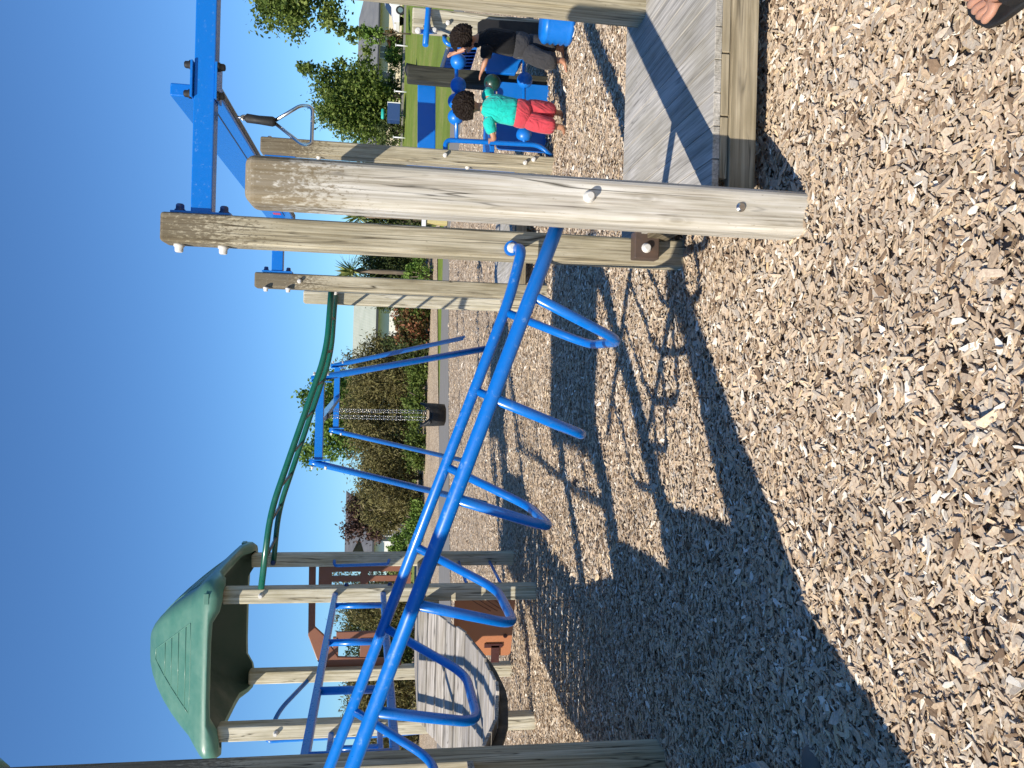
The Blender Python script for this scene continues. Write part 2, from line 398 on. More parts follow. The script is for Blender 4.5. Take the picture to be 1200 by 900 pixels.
CHIP = [(0, (.18, .12, .08)), (.10, (.37, .28, .195)), (.3, (.54, .435, .325)), (.5, (.61, .485, .355)), (.68, (.52, .465, .395)), (.85, (.70, .58, .43)), (.95, (.69, .53, .33)), (1, (.88, .83, .73))]
M['bark'] = bark_mat('wood chip mulch')
def chip_mat():
    m, nt, b = new_mat('wood chip')
    at = nd(nt, 'ShaderNodeAttribute', attribute_name='rnd'); r = ramp(nt, CHIP); nt.links.new(at.outputs['Fac'], r.inputs[0])
    mp = coords(nt, (110, 110, 110), False); n1 = nd(nt, 'ShaderNodeTexNoise', i_Scale=1., i_Detail=5., i_Roughness=.7); nt.links.new(mp.outputs[0], n1.inputs[0])
    c = mixc(nt, .75, r.outputs[0], n1.outputs[0], 'OVERLAY')
    mp2 = coords(nt, (.9, .9, .9), False); n2 = nd(nt, 'ShaderNodeTexNoise', i_Scale=1., i_Detail=5., i_Roughness=.6); nt.links.new(mp2.outputs[0], n2.inputs[0])
    r2 = ramp(nt, [(.3, (.80, .77, .74)), (.7, (1.08, 1.06, 1.03))]); nt.links.new(n2.outputs[0], r2.inputs[0])
    c = mixc(nt, .8, c, r2.outputs[0], 'MULTIPLY')
    nt.links.new(c, b.inputs['Base Color']); b.inputs['Roughness'].default_value = .95; b.inputs['Specular IOR Level'].default_value = .06
    bump(nt, n1.outputs[0], .3, .002, b); return m
M['chip'] = chip_mat()
def grass_mat():
    m, nt, b = new_mat('mown grass')
    mp = coords(nt, (1, 1, 1), False)
    n1 = nd(nt, 'ShaderNodeTexNoise', i_Scale=.35, i_Detail=7., i_Roughness=.65); nt.links.new(mp.outputs[0], n1.inputs[0])
    n2 = nd(nt, 'ShaderNodeTexNoise', i_Scale=9., i_Detail=6., i_Roughness=.8); nt.links.new(mp.outputs[0], n2.inputs[0])
    r = ramp(nt, [(.3, (.12, .165, .030)), (.5, (.165, .225, .042)), (.72, (.27, .26, .09))]); nt.links.new(n1.outputs[0], r.inputs[0])
    c = mixc(nt, .6, r.outputs[0], n2.outputs[0], 'OVERLAY'); nt.links.new(c, b.inputs['Base Color'])
    b.inputs['Roughness'].default_value = .9; b.inputs['Specular IOR Level'].default_value = .1
    bump(nt, n2.outputs[0], .5, .05, b); return m
M['grass'] = grass_mat()

def grid(name, xs, ys, zf, mat, kind='structure'):
    mb = MB(); nx, ny = len(xs), len(ys)
    vs = [(x, y, zf(x, y)) for y in ys for x in xs]
    fs = [(j*nx+i, j*nx+i+1, (j+1)*nx+i+1, (j+1)*nx+i) for j in range(ny-1) for i in range(nx-1)]
    mb.add(vs, fs, True); o = mb.build(name, mat); tag(o, kind=kind); return o
grid('grass_ground', [-900, -300, -100, -60, -30, 0, 30, 60, 100, 300, 900], [-300, -60, -20, 10, 20, 28, 34, 40, 46, 52, 58, 62, 80, 120, 300, 900], lambda x, y: tz(x, y)-.02, M['grass'])
def sheet(name, poly, z, mat):
    mb = MB(); mb.add([(p[0], p[1], z) for p in poly], [list(range(len(poly)))])
    return tag(mb.build(name, mat), kind='structure')
near_e = [G(530, 760), G(528, 640), G(527, 590), G(526.5, 400), G(527, 280), G(540, 165), G(544, 60), G(546, -60)]
far_e = [G(516, 760), G(515, 640), G(515, 590), G(516, 400), G(517.5, 280), G(528, 165), G(532, 60), G(534, -60)]
sheet('bark_ground', [(-40, -25), (40, -25), (40, near_e[-1].y)]+[(p.x, p.y) for p in near_e[::-1]]+[(-40, near_e[0].y)], 0.0, M['bark'])
pm = MB(); pp = [V(-40, near_e[0].y, 0)]+near_e+[V(40, near_e[-1].y, 0)]; pf = [V(-40, far_e[0].y, 0)]+far_e+[V(40, far_e[-1].y, 0)]
n_ = len(pp); pm.add([(p.x, p.y, .03) for p in pp]+[(p.x, p.y, .03) for p in pf]+[(p.x, p.y, -.05) for p in pp], [(i, i+1, n_+i+1, n_+i) for i in range(n_-1)]+[(2*n_+i, 2*n_+i+1, i+1, i) for i in range(n_-1)])
tag(pm.build('concrete_path', M['concrete']), kind='structure')
bed = [(p.x, p.y) for p in far_e[:5]]
sheet('garden_bed', [(-40, far_e[0].y)]+bed+[(7.5, 34), (6, 36.5), (-40, 36.5)], .008, M['bark']) if False else None
gb = MB(); gx = [-40, -20, -10, -6, -3, 0, 3, 5, 6.3]; 
def far_y(x):
    for a, b_ in zip(pf, pf[1:]):
        if a.x <= x <= b_.x: return a.y+(b_.y-a.y)*(x-a.x)/(b_.x-a.x)
    return 26
vs = []
for x in gx:
    y0 = far_y(x)
    for k in range(7):
        y = y0+(37-y0)*k/6; vs.append((x, y, tz(x, y)+.012))
gb.add(vs, [(i*7+k, (i+1)*7+k, (i+1)*7+k+1, i*7+k+1) for i in range(len(gx)-1) for k in range(6)], True)
tag(gb.build('garden_bed', M['bark']), kind='structure')

# ------------------------------------------------------------------ wood chips (stuff)
def chips():
    P = []
    def zone(y0, y1, dens, size, k0=.55, m0=.7):
        area = 0; w = lambda y: k0*y*1.12+m0
        ym = (y0+y1)/2; n = int(dens*(y1-y0)*2*w(ym))
        y = rng.uniform(y0, y1, n*2); keep = rng.uniform(0, w(y1), n*2) < w(y); y = y[keep][:n]
        x = rng.uniform(-1, 1, len(y))*w(y)
        P.append(np.stack([x, y, np.full(len(y), size)], 1))
    zone(1.2, 2.6, 6800, .95); zone(2.6, 3.8, 5600, .97); zone(3.8, 5.5, 3900, 1.0); zone(5.5, 8.5, 2000, 1.1); zone(8.5, 13, 800, 1.25); zone(13, 18, 260, 1.6); zone(18, 27.5, 130, 2.0)
    P = np.concatenate(P); ex = np.array([p.x for p in pp]); ey = np.array([p.y for p in pp]); P = P[P[:, 1] < np.interp(P[:, 0], ex, ey)-.05]; n = len(P); size = P[:, 2]
    Ln = np.clip(rng.lognormal(math.log(.028), .42, n), .010, .055)*size
    big = rng.uniform(0, 1, n) < .24; Ln = np.where(big, np.clip(rng.lognormal(math.log(.044), .28, n), .028, .08)*size, Ln)
    W = np.clip(Ln*rng.uniform(.15, .47, n), .006, .030*1.3); T = rng.uniform(.002, .005, n)
    a, b, nz = rot_axes(n, .26)
    lay = rng.uniform(0, 1, n)
    z = .002+lay*.014+np.where(big, .006, 0)
    # gentle heaps
    z += .016*np.sin(P[:, 0]*3.1+1.3*np.sin(P[:, 1]*2.3))*np.sin(P[:, 1]*2.7+P[:, 0])+.006*np.sin(P[:, 0]*11+2*np.sin(P[:, 1]*7))*np.sin(P[:, 1]*9.3)+.014
    c = np.stack([P[:, 0], P[:, 1], z], 1)
    ou = np.array([.54, .30, -.28, -.54, -.33, .25])+rng.normal(0, .085, (n, 6)); ov = np.array([.08, .46, .44, -.06, -.48, -.44])+rng.normal(0, .14, (n, 6))
    u = ou*Ln[:, None]; v = ov*W[:, None]
    # slight curl along the length
    curl = rng.normal(0, .10, n)[:, None]*(u**2)/np.maximum(Ln[:, None], .02)*2
    top = c[:, None]+u[..., None]*a[:, None]+v[..., None]*b[:, None]+((T/2)[:, None]+curl)[..., None]*nz[:, None]
    bot = c[:, None]+u[..., None]*a[:, None]*.93+v[..., None]*b[:, None]*.9+(-(T/2)[:, None]+curl)[..., None]*nz[:, None]
    verts = np.concatenate([top, bot], 1).reshape(-1, 3)
    tpl = list(range(6)); lens = [6]
    for i in range(6): j = (i+1) % 6; tpl += [i, 6+i, 6+j, j]; lens.append(4)
    tpl = np.array(tpl); base = (np.arange(n)*12)[:, None]
    loops = (tpl[None]+base).ravel(); st = np.concatenate([[0], np.cumsum(lens)[:-1]])
    starts = (st[None]+(np.arange(n)*len(tpl))[:, None]).ravel()
    q = rng.beta(2.0, 2.0, n); q = np.where(rng.uniform(0, 1, n) < .06, 1.0, q); q = np.where(rng.uniform(0, 1, n) < .08, .03, q)
    o = npmesh('bark_chips', verts, loops, starts, M['chip'], np.repeat(q, 7)); tag(o, kind='stuff')
    # flip check is not needed: closed on top and sides
chips()

# ------------------------------------------------------------------ timber posts and bolts
def post(parent, x, y, z0, z1, mat, w=.155, bev=.018, name='post', seg=3, rz=0, d=None):
    mb = MB(); mb.box((x, y, (z0+z1)/2), (w, d or w, z1-z0), Matrix.Rotation(rz, 3, 'Z'))
    # a few loops so that the timber is not perfectly true
    o = mb.build(name, mat, parent, bevel=bev, seg=seg, base=(x, y, 0)); return o
def bolt(parent, p, nrm, r=.02, h=.03, mat=None, name='bolt_cap'):
    p = Vector(p); nrm = Vector(nrm).normalized(); mb = MB()
    mb.tube([p-nrm*.004, p+nrm*h*.25, p+nrm*h*.3, p+nrm*h*.85, p+nrm*h], [r*1.25, r*1.25, r, r*.95, r*.7], 14)
    return mb.build(name, mat or M['cap_white'], parent)

# ---- track ride (four posts, two cross beams, long track beam)
P2 = G(800, 300); PFL = V(1.00, 8.22, 0); PFR = V(2.34, 8.06, 0); P2R = V(2.125, 4.16, 0)
ride = thing('track_ride', 'overhead track ride of four timber posts carrying a long blue beam', 'track ride', (1.55, 6.1, 0))
pa = post(ride, P2.x, P2.y, -.1, 2.82, M['post_tan'], .153)
pb = post(ride, P2R.x, P2R.y, .0, 2.9, M['post_tan'], .16)
pc = post(ride, PFL.x, PFL.y, -.1, 3.07, M['post_tan'], .155)
pd = post(ride, PFR.x, PFR.y, -.1, 3.02, M['post_tan'], .155)
for x0, x1, y, zc, h, w in ((P2.x+.08, P2R.x-.08, 4.23, 2.63, .105, .09), (PFL.x+.078, PFR.x-.078, 8.14, 2.84, .11, .09)):
    mb = MB(); mb.bar((x0+.008, y, zc), (x1-.008, y, zc), w, h); cb = mb.build('crossbeam', M['blue_worn'], ride, bevel=.006)
    for xx, s in ((x0, 1), (x1, -1)):
        mb = MB(); mb.box((xx+s*.006, y, zc), (.012, .11, .30)); mb.build('mounting_plate', M['blue'], cb, bevel=.002)
        for dz in (-.11, .11):
            bolt(cb, (xx+s*.012, y-.02, zc+dz), (s, 0, .0), .022, .04, M['cap_blue'])
            bolt(cb, (xx-s*.160, y-.02, zc+dz), (-s, 0, 0), .022, .04)
T0 = V(1.53, 4.34, 2.71); T1 = V(1.63, 8.06, 2.80)
mb = MB(); mb.bar(T0, T1, .07, .265); tb = mb.build('track_beam', M['blue'], ride, bevel=.008)
td = (T1-T0).normalized(); ts = td.cross(V(0, 0, 1)).normalized()
mb = MB(); mb.bar(T0-V(0, 0, .1338)+td*.03, T1-V(0, 0, .1338)-td*.05, .034, .004); mb.build('track_slot', M['black_metal'], tb)
mb = MB(); mb.bar(T0-ts*.0358-V(0, 0, .06)+td*.05, T1-ts*.0358-V(0, 0, .06)-td*.3, .003, .006); mb.build('seam_line', M['trim_dark'], tb)
mb = MB(); mb.bar(T1-td*.42-ts*.0365+V(0, 0, .0), T1-td*.34-ts*.0365+V(0, 0, .0), .003, .07); mb.build('sticker', M['red_sticker'], tb)
for zz in (2.691, 2.569):
    mb = MB(); mb.box((1.535, 4.225, zz), (.19, .12, .012)); mb.build('clamp_plate', M['blue'], tb, bevel=.002)
for dx in (-.075, .075):
    bolt(tb, (1.535+dx, 4.19, 2.697), (0, 0, 1), .019, .034, M['rubber']); bolt(tb, (1.535+dx, 4.19, 2.563), (0, 0, -1), .019, .034, M['rubber'])
mb = MB(); mb.box((1.63, 8.06, 2.70), (.2, .06, .012)); mb.build('clamp_plate', M['black_metal'], tb)
for (x, y), z in (((PFL.x, PFL.y-.078), 2.62), ((PFR.x+.01, PFR.y-.078), 1.17), ((PFR.x-.01, PFR.y-.078), .33), ((PFR.x+.03, PFR.y-.078), .24)):
    bolt(pc if x < 2 else pd, (x, y, z), (0, -1, 0), .019, .042)
for z in (.93, 2.45): bolt(pd, (PFR.x-.078, PFR.y-.02, z), (-1, 0, 0), .02, .04)
# post 2 bracket against the deck
br = MB(); br.box((P2.x+.02, P2.y-.12, .265), (.15, .08, .14)); br.box((P2.x+.10, P2.y-.10, .30), (.06, .12, .012)); o = br.build('steel_bracket', M['bracket'], pa, bevel=.006)
bolt(o, (P2.x+.005, P2.y-.158, .27), (0, -1, 0), .022, .03)

# ---- hanging handle
HX, HY = 1.495, 4.66
hd = thing('trolley_handle', 'steel triangle pull handle hanging from the blue track beam on a black grip', 'handle', (HX, HY, 2.3))
mb = MB(); mb.cyl((HX+.015, HY, 2.56), (HX+.015, HY, 2.52), .008); mb.tube([V(HX+.015, HY, 2.54)+V(math.cos(a)*.014, 0, math.sin(a)*.02-.02) for a in [k*math.pi/6 for k in range(12)]], .005, 8, closed=True); mb.build('shackle', M['steel'], hd)
mb = MB(); mb.tube([(HX+.012, HY, 2.52), (HX+.013, HY, 2.505), (HX+.008, HY, 2.44), (HX+.004, HY, 2.36), (HX+.003, HY, 2.345)], [.012, .026, .025, .029, .022], 16); mb.build('grip', M['rubber'], hd)
tri = arc_corner([V(HX+.012, HY, 2.345), V(HX+.115, HY, 2.20), V(HX+.108, HY, 2.135), V(HX-.115, HY, 2.135), V(HX-.118, HY, 2.19), V(HX-.006, HY, 2.345)], .07)
mb = MB(); mb.tube(tri, .0105, 10); mb.build('pull_loop', M['steel'], hd)

# ---- near boarding platform
plat = thing('boarding_platform', 'low grey grooved deck platform with a thick silver post at its front corner', 'platform', (1.6, 3.6, 0))
x = .84; k = 0
dk = MB()
while x < 2.62:
    dk.box((x+.07, 3.775, .284), (.1375, 1.33, .032)); x += .1415
dk.build('deck', M['deck_y'], plat, bevel=.003)
mb = MB()
for i, xx in enumerate([.9, 1.17, 1.44, 1.71, 1.98, 2.25]): mb.box((xx+.13, 3.123, .2505), (.262, .03, .034))
mb.build('fascia_strip', M['board_x'], plat, bevel=.003)
mb = MB(); mb.box((1.76, 3.115, .172), (1.8, .045, .118)); fa = mb.build('fascia', M['board_x'], plat, bevel=.004)
mb = MB(); mb.box((1.73, 4.42, .20), (1.78, .045, .13)); mb.build('rear_joist', M['board_x'], plat, bevel=.004)
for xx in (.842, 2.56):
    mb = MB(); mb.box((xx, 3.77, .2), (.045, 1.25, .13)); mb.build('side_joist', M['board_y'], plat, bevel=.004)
NP = V(.70, 2.88, 0)
npost = post(plat, NP.x, NP.y, -.1, 2.15, M['post_grey'], .172, .036, seg=5)
post(plat, 2.7, 3.02, -.1, 2.1, M['post_grey'], .165, .03, seg=4)
bolt(npost, D(690, 231, NP.y-.086), (0, -1, 0), .018, .032); bolt(npost, D(868, 243, NP.y-.086), (0, -1, 0), .015, .010, M['steel'])

# ---- far boarding platform
fp = thing('boarding_platform', 'far low grey deck platform behind the rear track ride posts', 'platform', (1.7, 9.7, 0))
mb = MB(); x = 1.04
while x < 2.44:
    mb.box((x+.07, 9.82, .284), (.1375, 1.62, .032)); x += .1415
mb.build('deck', M['deck_y'], fp, bevel=.003)
mb = MB(); mb.box((1.76, 9.02, .19), (1.5, .045, .13)); mb.build('fascia', M['board_x'], fp, bevel=.004)
PBL = V(1.035, 10.05, 0)
post(fp, PBL.x, PBL.y, -.1, 2.80, M['post_pale'], .155); post(fp, 2.48, 9.95, -.1, 1.5, M['post_pale'], .155)
mb = MB()                                        # blue side board between far posts
mb.box((2.15, 8.24, .98), (.30, .035, 1.16))
mb.build('side_board', M['blue_plastic'], fp, bevel=.008)

# ---- loop ladder
lad = thing('loop_ladder', 'sloping blue tube ladder with hanging u shaped loops between tower and platform', 'climber', (-.7, 3.45, 0))
YA, YB = 2.95+.045, 3.93+.16
def zA(x): return 1.09+(.34-x)*.352
def zB(x): return 1.06+(.37-x)*.356
mb = MB(); mb.tube([V(.72, YA, zA(.72)), V(.3, YA, zA(.3)), V(-2.10, YA, zA(-2.10))], .029, 18); mb.build('rail', M['blue_worn'], lad)
YB = 3.95
eB = D(604, 291, 4.10)
mb = MB(); mb.tube(arc_corner([eB+V(.0, .0, .0), eB+V(-.02, -.10, -.02), V(.45, YB, zB(.45)), V(-2.10, YB, zB(-2.10))], .12, 8), .028, 18)
rb = mb.build('rail', M['blue_worn'], lad)
mb = MB(); mb.tube([eB+V(.0, .028, .02), eB+V(0, -.006, .02)], .04, 18); mb.build('end_plate', M['blue'], rb)
bolt(rb, eB+V(0, -.01, .02), (0, -1, 0), .022, .035)
for xa in (.35, -.06, -.455, -.865, -1.275, -1.69):
    xb = xa+.02; dx = -.155; drop = .415
    pA = V(xa, YA, zA(xa)-.01); pB = V(xb, YB, zB(xb)-.01)
    zb_ = (pA.z+pB.z)/2-drop; ym = (YA+YB)/2; w = .26
    cA = V(xa+dx, ym-w, zb_); cB = V(xa+dx+.01, ym+w, zb_+.01)
    mb = MB(); mb.tube(arc_corner([pA, cA, cB, pB], .11, 7), .0215, 14); mb.build('loop', M['blue'], lad)

# ---- green overhead ladder
gl = thing('overhead_ladder', 'dark green bent tube overhead ladder reaching from posts to the roofed tower', 'ladder', (-.6, 9.2, 0))
YG1, YG2 = 8.34, 9.92
R1 = [D(388.5, 338, YG1), D(383, 411, YG1), D(317, 600, YG1), D(306, 690, YG1)]
R2 = [D(393, 345, YG2), D(388, 416, YG2), D(326.5, 598, YG2), D(320.5, 659, YG2)]
for R in (R1, R2):
    mb = MB(); mb.tube(arc_corner(R, .25, 6), .033, 16); mb.build('rail', M['green_dark'], gl)
def along(R, s):
    seg = [(b-a).length for a, b in zip(R, R[1:])]; t = s*sum(seg)
    for l, a, b in zip(seg, R, R[1:]):
        if t <= l: return a.lerp(b, t/l)
        t -= l
    return R[-1]
for i in range(8):
    s = .09+.82*i/7; a, b = along(R1, s), along(R2, s)
    mb = MB(); mb.cyl(a, b, .017, 10); mb.build('rung', M['black_metal'], gl)
bolt(gl, R2[0]+V(.02, -.03, .0), (0, -1, 0), .025, .03); bolt(gl, R2[3]+V(0, -.03, 0), (0, -1, 0), .025, .03, M['cap_blue'])

# ---- roofed towers
def RQ(t): return 1.0*(1-t)**.56
def roof_part(parent, x0, x1, y0, y1, ze, za, mat):
    """moulded pyramid roof with a thick rolled eave, arched skirts and panels on its faces"""
    cx, cy = (x0+x1)/2, (y0+y1)/2
    def ring(hx, hy, z, r, n=6, arch=0.0, sag=0.):
        pts = []
        for (sx, sy, a0) in ((1, 1, 0), (-1, 1, 90), (-1, -1, 180), (1, -1, 270)):
            for k in range(n+1):
                a = rad(a0+90*k/n); pts.append(V(cx+sx*(hx-r)+r*math.cos(a), cy+sy*(hy-r)+r*math.sin(a), z-sag))
            # three points along the following side, lifted in the middle by the arch
            nx = {(1, 1): (-1, 1), (-1, 1): (-1, -1), (-1, -1): (1, -1), (1, -1): (1, 1)}[(sx, sy)]
            a = pts[-1]; a1 = rad(a0+90)
            bx, by = cx+nx[0]*(hx-r)+r*math.cos(a1), cy+nx[1]*(hy-r)+r*math.sin(a1)
            for t in (.08, .16, .3, .5, .7, .84, .92):
                e = min(1, max(0, (min(t, 1-t)-.05)/.12)); pts.append(V(a.x+(bx-a.x)*t, a.y+(by-a.y)*t, z-sag+arch*e))
        return pts
    hx, hy = (x1-x0)/2, (y1-y0)/2
    H = za-ze
    prof = [(.02, 1.0, .02), (.12, .955, .04), (.3, .84, .1), (.6, .60, .12), (1, .29, .10), (.93, .0, 0)]
    rings = [ring(hx*.90, hy*.90, ze-.06, .12, arch=.10), ring(hx*.96, hy*.96, ze-.07, .14, arch=.10), ring(hx, hy, ze-.01, .16, arch=.06), ring(hx*1.005, hy*1.005, ze+.06, .17),
             ring(hx*.965, hy*.965, ze+.125, .17), ring(hx*.90, hy*.90, ze+.19, .16)]
    for t in (.30, .42, .55, .68, .79, .88, .945, .98, .996):
        q = RQ(t); rings.append(ring(max(.012, hx*q), max(.012, hy*q), ze+H*t, max(.01, .17*q+.05*q*t)))
    mb = MB(); mb.loft(rings, caps=False); n = len(rings[0])
    b = len(mb.v); mb.f.append([b-n+k for k in range(n)]); mb.sm.append(True); mb.mi.append(0)
    # roof underside, its shade painted in as a darker green
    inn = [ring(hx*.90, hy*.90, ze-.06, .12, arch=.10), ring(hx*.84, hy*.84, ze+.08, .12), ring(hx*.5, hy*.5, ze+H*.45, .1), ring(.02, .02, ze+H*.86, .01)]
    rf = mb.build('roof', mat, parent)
    mb = MB(); mb.loft(inn, caps=False); mb.build('shaded_underside', M['green_shade'], rf)
    # recessed triangular panels with board lines, one on each face
    for sx, sy in ((0, -1), (1, 0), (0, 1), (-1, 0)):
        nrm = V(sx, sy, 0); side = V(-sy, sx, 0) if sx == 0 else V(0, 1, 0)
        hN = hy if sx == 0 else hx; hS = hx if sx == 0 else hy
        def fp_(s, t, off=0.):
            q = RQ(t) if t > .25 else .9
            return V(cx, cy, 0)+nrm*(hN*q+off)+side*(s*hS)+V(0, 0, ze+H*t+off*.6)
        edge = [fp_(-.50+.44*k/8, .30+.52*k/8) for k in range(9)]; tri = edge+[fp_(.50-.44*k/8, .30+.52*k/8) for k in range(8, -1, -1)]+[fp_(.3, .29), fp_(0, .29), fp_(-.3, .29), fp_(-.50, .30)]
        mb = MB(); mb.tube(tri, .007, 6); 
        for t in (.36, .46, .56, .66):
            w = .50-.44*(t-.30)/.52
            mb.tube([fp_(-w, t), fp_(w, t)], .005, 6)
        mb.build('roof_panel', mat, rf)
        mb = MB(); p = V(cx, cy, 0)+nrm*(hN*1.0)+side*hS*.82+V(0, 0, ze+.075)
        Mx = Matrix((side, nrm, V(0, 0, 1))).transposed(); mb.box(p, (.11, .02, .05), Mx); mb.build('badge', mat, rf, bevel=.004)
    return rf

TW = dict(xr=-2.29, xl=-3.70, yf=8.40, yb=10.0)
tw = thing('play_tower', 'far timber play tower with a faded green pyramid roof and brown panels', 'play tower', (-3, 9.2, 0))
tp = {}
for nme, xx, yy in (('fr', TW['xr'], TW['yf']), ('fl', TW['xl']+.02, TW['yf']-.1), ('br', TW['xr'], TW['yb']), ('bl', TW['xl']-.05, TW['yb'])):
    tp[nme] = post(tw, xx, yy, -.1, 3.34, M['post_pale'], .16)
roof_part(tw, -3.94, -2.08, 8.10, 10.22, 3.37, 4.26, M['green_roof'])
mb = MB(); y = 8.30
while y < 10.02: mb.box((-3.0, y+.07, 1.27), (1.36, .136, .035)); y += .1415
mb.build('deck', M['plank_x'], tw, bevel=.003)
for yy in (8.275, 10.115):
    mb = MB(); mb.box((-3.0, yy, 1.17), (1.3, .045, .15)); mb.build('deck_beam', M['board_x'], tw, bevel=.004)
bolt(tp['fr'], (TW['xr']+.01, TW['yf']-.08, 2.95), (0, -1, 0), .022, .05); bolt(tp['fl'], (TW['xl']+.02, TW['yf']-.18, 2.75), (0, -1, 0), .022, .05)
for z in (2.08, 1.62): bolt(tp['fr'], (TW['xr']+.08, TW['yf'], z), (1, 0, 0), .022, .03, M['cap_blue'])
# slotted barrier panel on the right side
def slotted(parent, p0, p1, z0, z1, th, slots, mat, name):
    """upright panel p0->p1 with round ended slots, built from strips"""
    p0, p1 = V(*p0), V(*p1); d = (p1-p0); Lh = d.length; d.normalize(); nn = d.cross(V(0, 0, 1))
    mb = MB(); xs = [0]
    for (a, b_) in slots: xs += [a, b_]
    xs.append(Lh)
    def strip(a, b_, za, zb): mb.box((p0+d*(a+b_)/2)+V(0, 0, (za+zb)/2), (b_-a, th, zb-za), Matrix((d, nn, V(0, 0, 1))).transposed())
    for i in range(0, len(xs)-1, 2): strip(xs[i], xs[i+1], z0, z1)
    H = z1-z0
    for (a, b_) in slots:
        for za, zb in ((z0, z0+H*.12), (z0+H*.47, z0+H*.55), (z1-H*.14, z1)): strip(a, b_, za, zb)
    return mb.build(name, mat, parent)
slotted(tw, (-2.83, 9.99, 0), (-2.37, 9.99, 0), 1.36, 2.52, .04, [(.08, .135), (.205, .26), (.33, .385)], M['brown_plastic'], 'slotted_panel')
# gabled brown frame at the back
mb = MB(); Yb = 10.02
def gb_(x, y): return D(x, y, Yb)
outer = [gb_(361, 700), gb_(361, 745), gb_(372, 775), gb_(386, 790), gb_(470, 790), gb_(470, 772), gb_(396, 770), gb_(379, 744), gb_(369, 735), gb_(369, 700)]
mb.prism([(-2.37, Yb, outer[0].z), *outer[1:9], (-2.37, Yb, outer[9].z)], (0, .05, 0)); mb.build('gable_panel', M['brown_plastic'], tw, bevel=.008)
mb = MB()
for (xa, ya, xb, yb_) in ((391, 748, 395, 775), (423, 748, 440, 772), (395, 742, 440, 748)):
    a, b_ = gb_(xa, ya), gb_(xb, yb_); mb.box(((a.x+b_.x)/2, Yb+.03, (a.z+b_.z)/2), (abs(a.x-b_.x)+.02, .04, abs(a.z-b_.z)+.02))
mb.build('rear_panel', M['brown_plastic'], tw, bevel=.006)
# low orange brown play panel under the deck
Yo = 9.1
def og(x, y): return D(x, y, Yo)
a0, a1 = og(538, 694), og(603, 766)
mb = MB(); mb.prism(arc_corner([V(a0.x, Yo, a1.z), V(a0.x, Yo, a0.z+.05), V(a1.x, Yo, a0.z+.05), V(a1.x-.02, Yo, a1.z+.05), V(a0.x, Yo, a1.z)], .06, 4), (0, .03, 0)); pnl = mb.build('play_panel', M['orange_brown'], tw)
mb = MB()
for (xa, ya, xb, yb_) in ((576, 757, 584, 775), (568, 755, 588, 757.5)):
    p, q = og(xa, ya), og(xb, yb_); mb.box(((p.x+q.x)/2, Yo-.008, (p.z+q.z)/2), (abs(p.x-q.x)+.015, .02, abs(p.z-q.z)+.01))
p = og(592, 745); mb.cyl(p+V(0, -.012, 0), p+V(0, .005, 0), .025, 16)
mb.build('panel_frame', M['maroon'], pnl)
mb = MB()
for k in range(4):
    p, q = og(548+k*9, 700), og(575+k*8, 716); mb.tube([p+V(0, -.002, 0), (p+q)/2+V(0, -.002, .012), q+V(0, -.002, 0)], .004, 6)
mb.build('groove', M['brown_plastic'], pnl)
# side rungs and grab rail
mb = MB()
for z in (.35, .75): mb.cyl((-2.32, 8.48, z), (-2.32, 9.92, z), .018, 10)
mb.build('side_rung', M['blue'], tw)
gr = [D(392, 657, 9.85), D(392, 663, 9.78), D(455, 661, 9.78), D(456, 656, 9.85)]
mb = MB(); mb.tube(arc_corner(gr, .06), .02, 10); mb.build('grab_rail', M['blue'], tw)
fpole = [V(-3.80, 9.92, 2.62), V(-4.0, 9.55, 2.9), D(311, 869, 9.1), D(330, 867, 9.1), D(440, 862, 9.1), D(600, 848, 9.1)]
fpole[-1].z = 0
mb = MB(); mb.tube(arc_corner(fpole, .14, 6), .027, 12); mb.build('sliding_pole', M['blue'], tw)

# ---- sagging plank bridge between the two towers
bd = thing('plank_bridge', 'sagging bridge of grey wooden planks with blue tube guard rails', 'bridge', (-3, 6.3, 0))
prof = [(8.30, 1.29), (7.84, 1.12), (7.23, .90), (6.55, .79), (5.98, .76), (5.4, .84), (4.9, 1.0), (4.30, 1.16)]
def bz(y):
    for (a, za), (b_, zb) in zip(prof, prof[1:]):
        if b_ <= y <= a: return zb+(za-zb)*(y-b_)/(a-b_)
    return prof[0][1]
mb = MB(); y = 8.19
while y > 4.30:
    sl = math.atan2(bz(min(8.29, y+.07))-bz(max(4.43, y-.07)), .14)
    mb.box((-3.0+random.uniform(-.006, .006), y, bz(y)), (1.28+random.uniform(-.03, .03), .194, .028), Matrix.Rotation(sl+random.uniform(-.012, .012), 3, 'X')); y -= .232*math.cos(sl)
mb.build('planks', M['plank_x'], bd, bevel=.007)
for xx in (-2.46, -3.54):
    pts = [V(xx, yy, bz(yy)-.05) for yy in [8.26-k*.2 for k in range(20)] if yy > 4.45]
    mb = MB()
    for a, b_ in zip(pts, pts[1:]): mb.bar(a, b_, .03, .07)
    mb.build('support_belt', M['rubber'], bd)
for xx, nm in ((-2.28, 0), (-3.72, 1)):
    top = [V(xx, 8.32, 2.19), V(xx, 4.37, 2.08)]; low = [V(xx, 8.32, 1.69), V(xx, 4.37, 1.54)]
    mb = MB(); mb.bar(top[0], top[1], .05, .06); rl = mb.build('guard_rail', M['blue'], bd, bevel=.012)
    mb = MB(); mb.bar(low[0], low[1], .05, .06); mb.build('guard_rail', M['blue'], bd, bevel=.012)
    for yk in (7.9, 6.8, 5.75, 4.75):
        t = (8.32-yk)/3.95; a, b_ = top[0].lerp(top[1], t), low[0].lerp(low[1], t)
        mb = MB(); mb.cyl(a-V(0, 0, .02), b_+V(0, 0, .02), .03, 12); mb.build('baluster', M['blue'], rl)

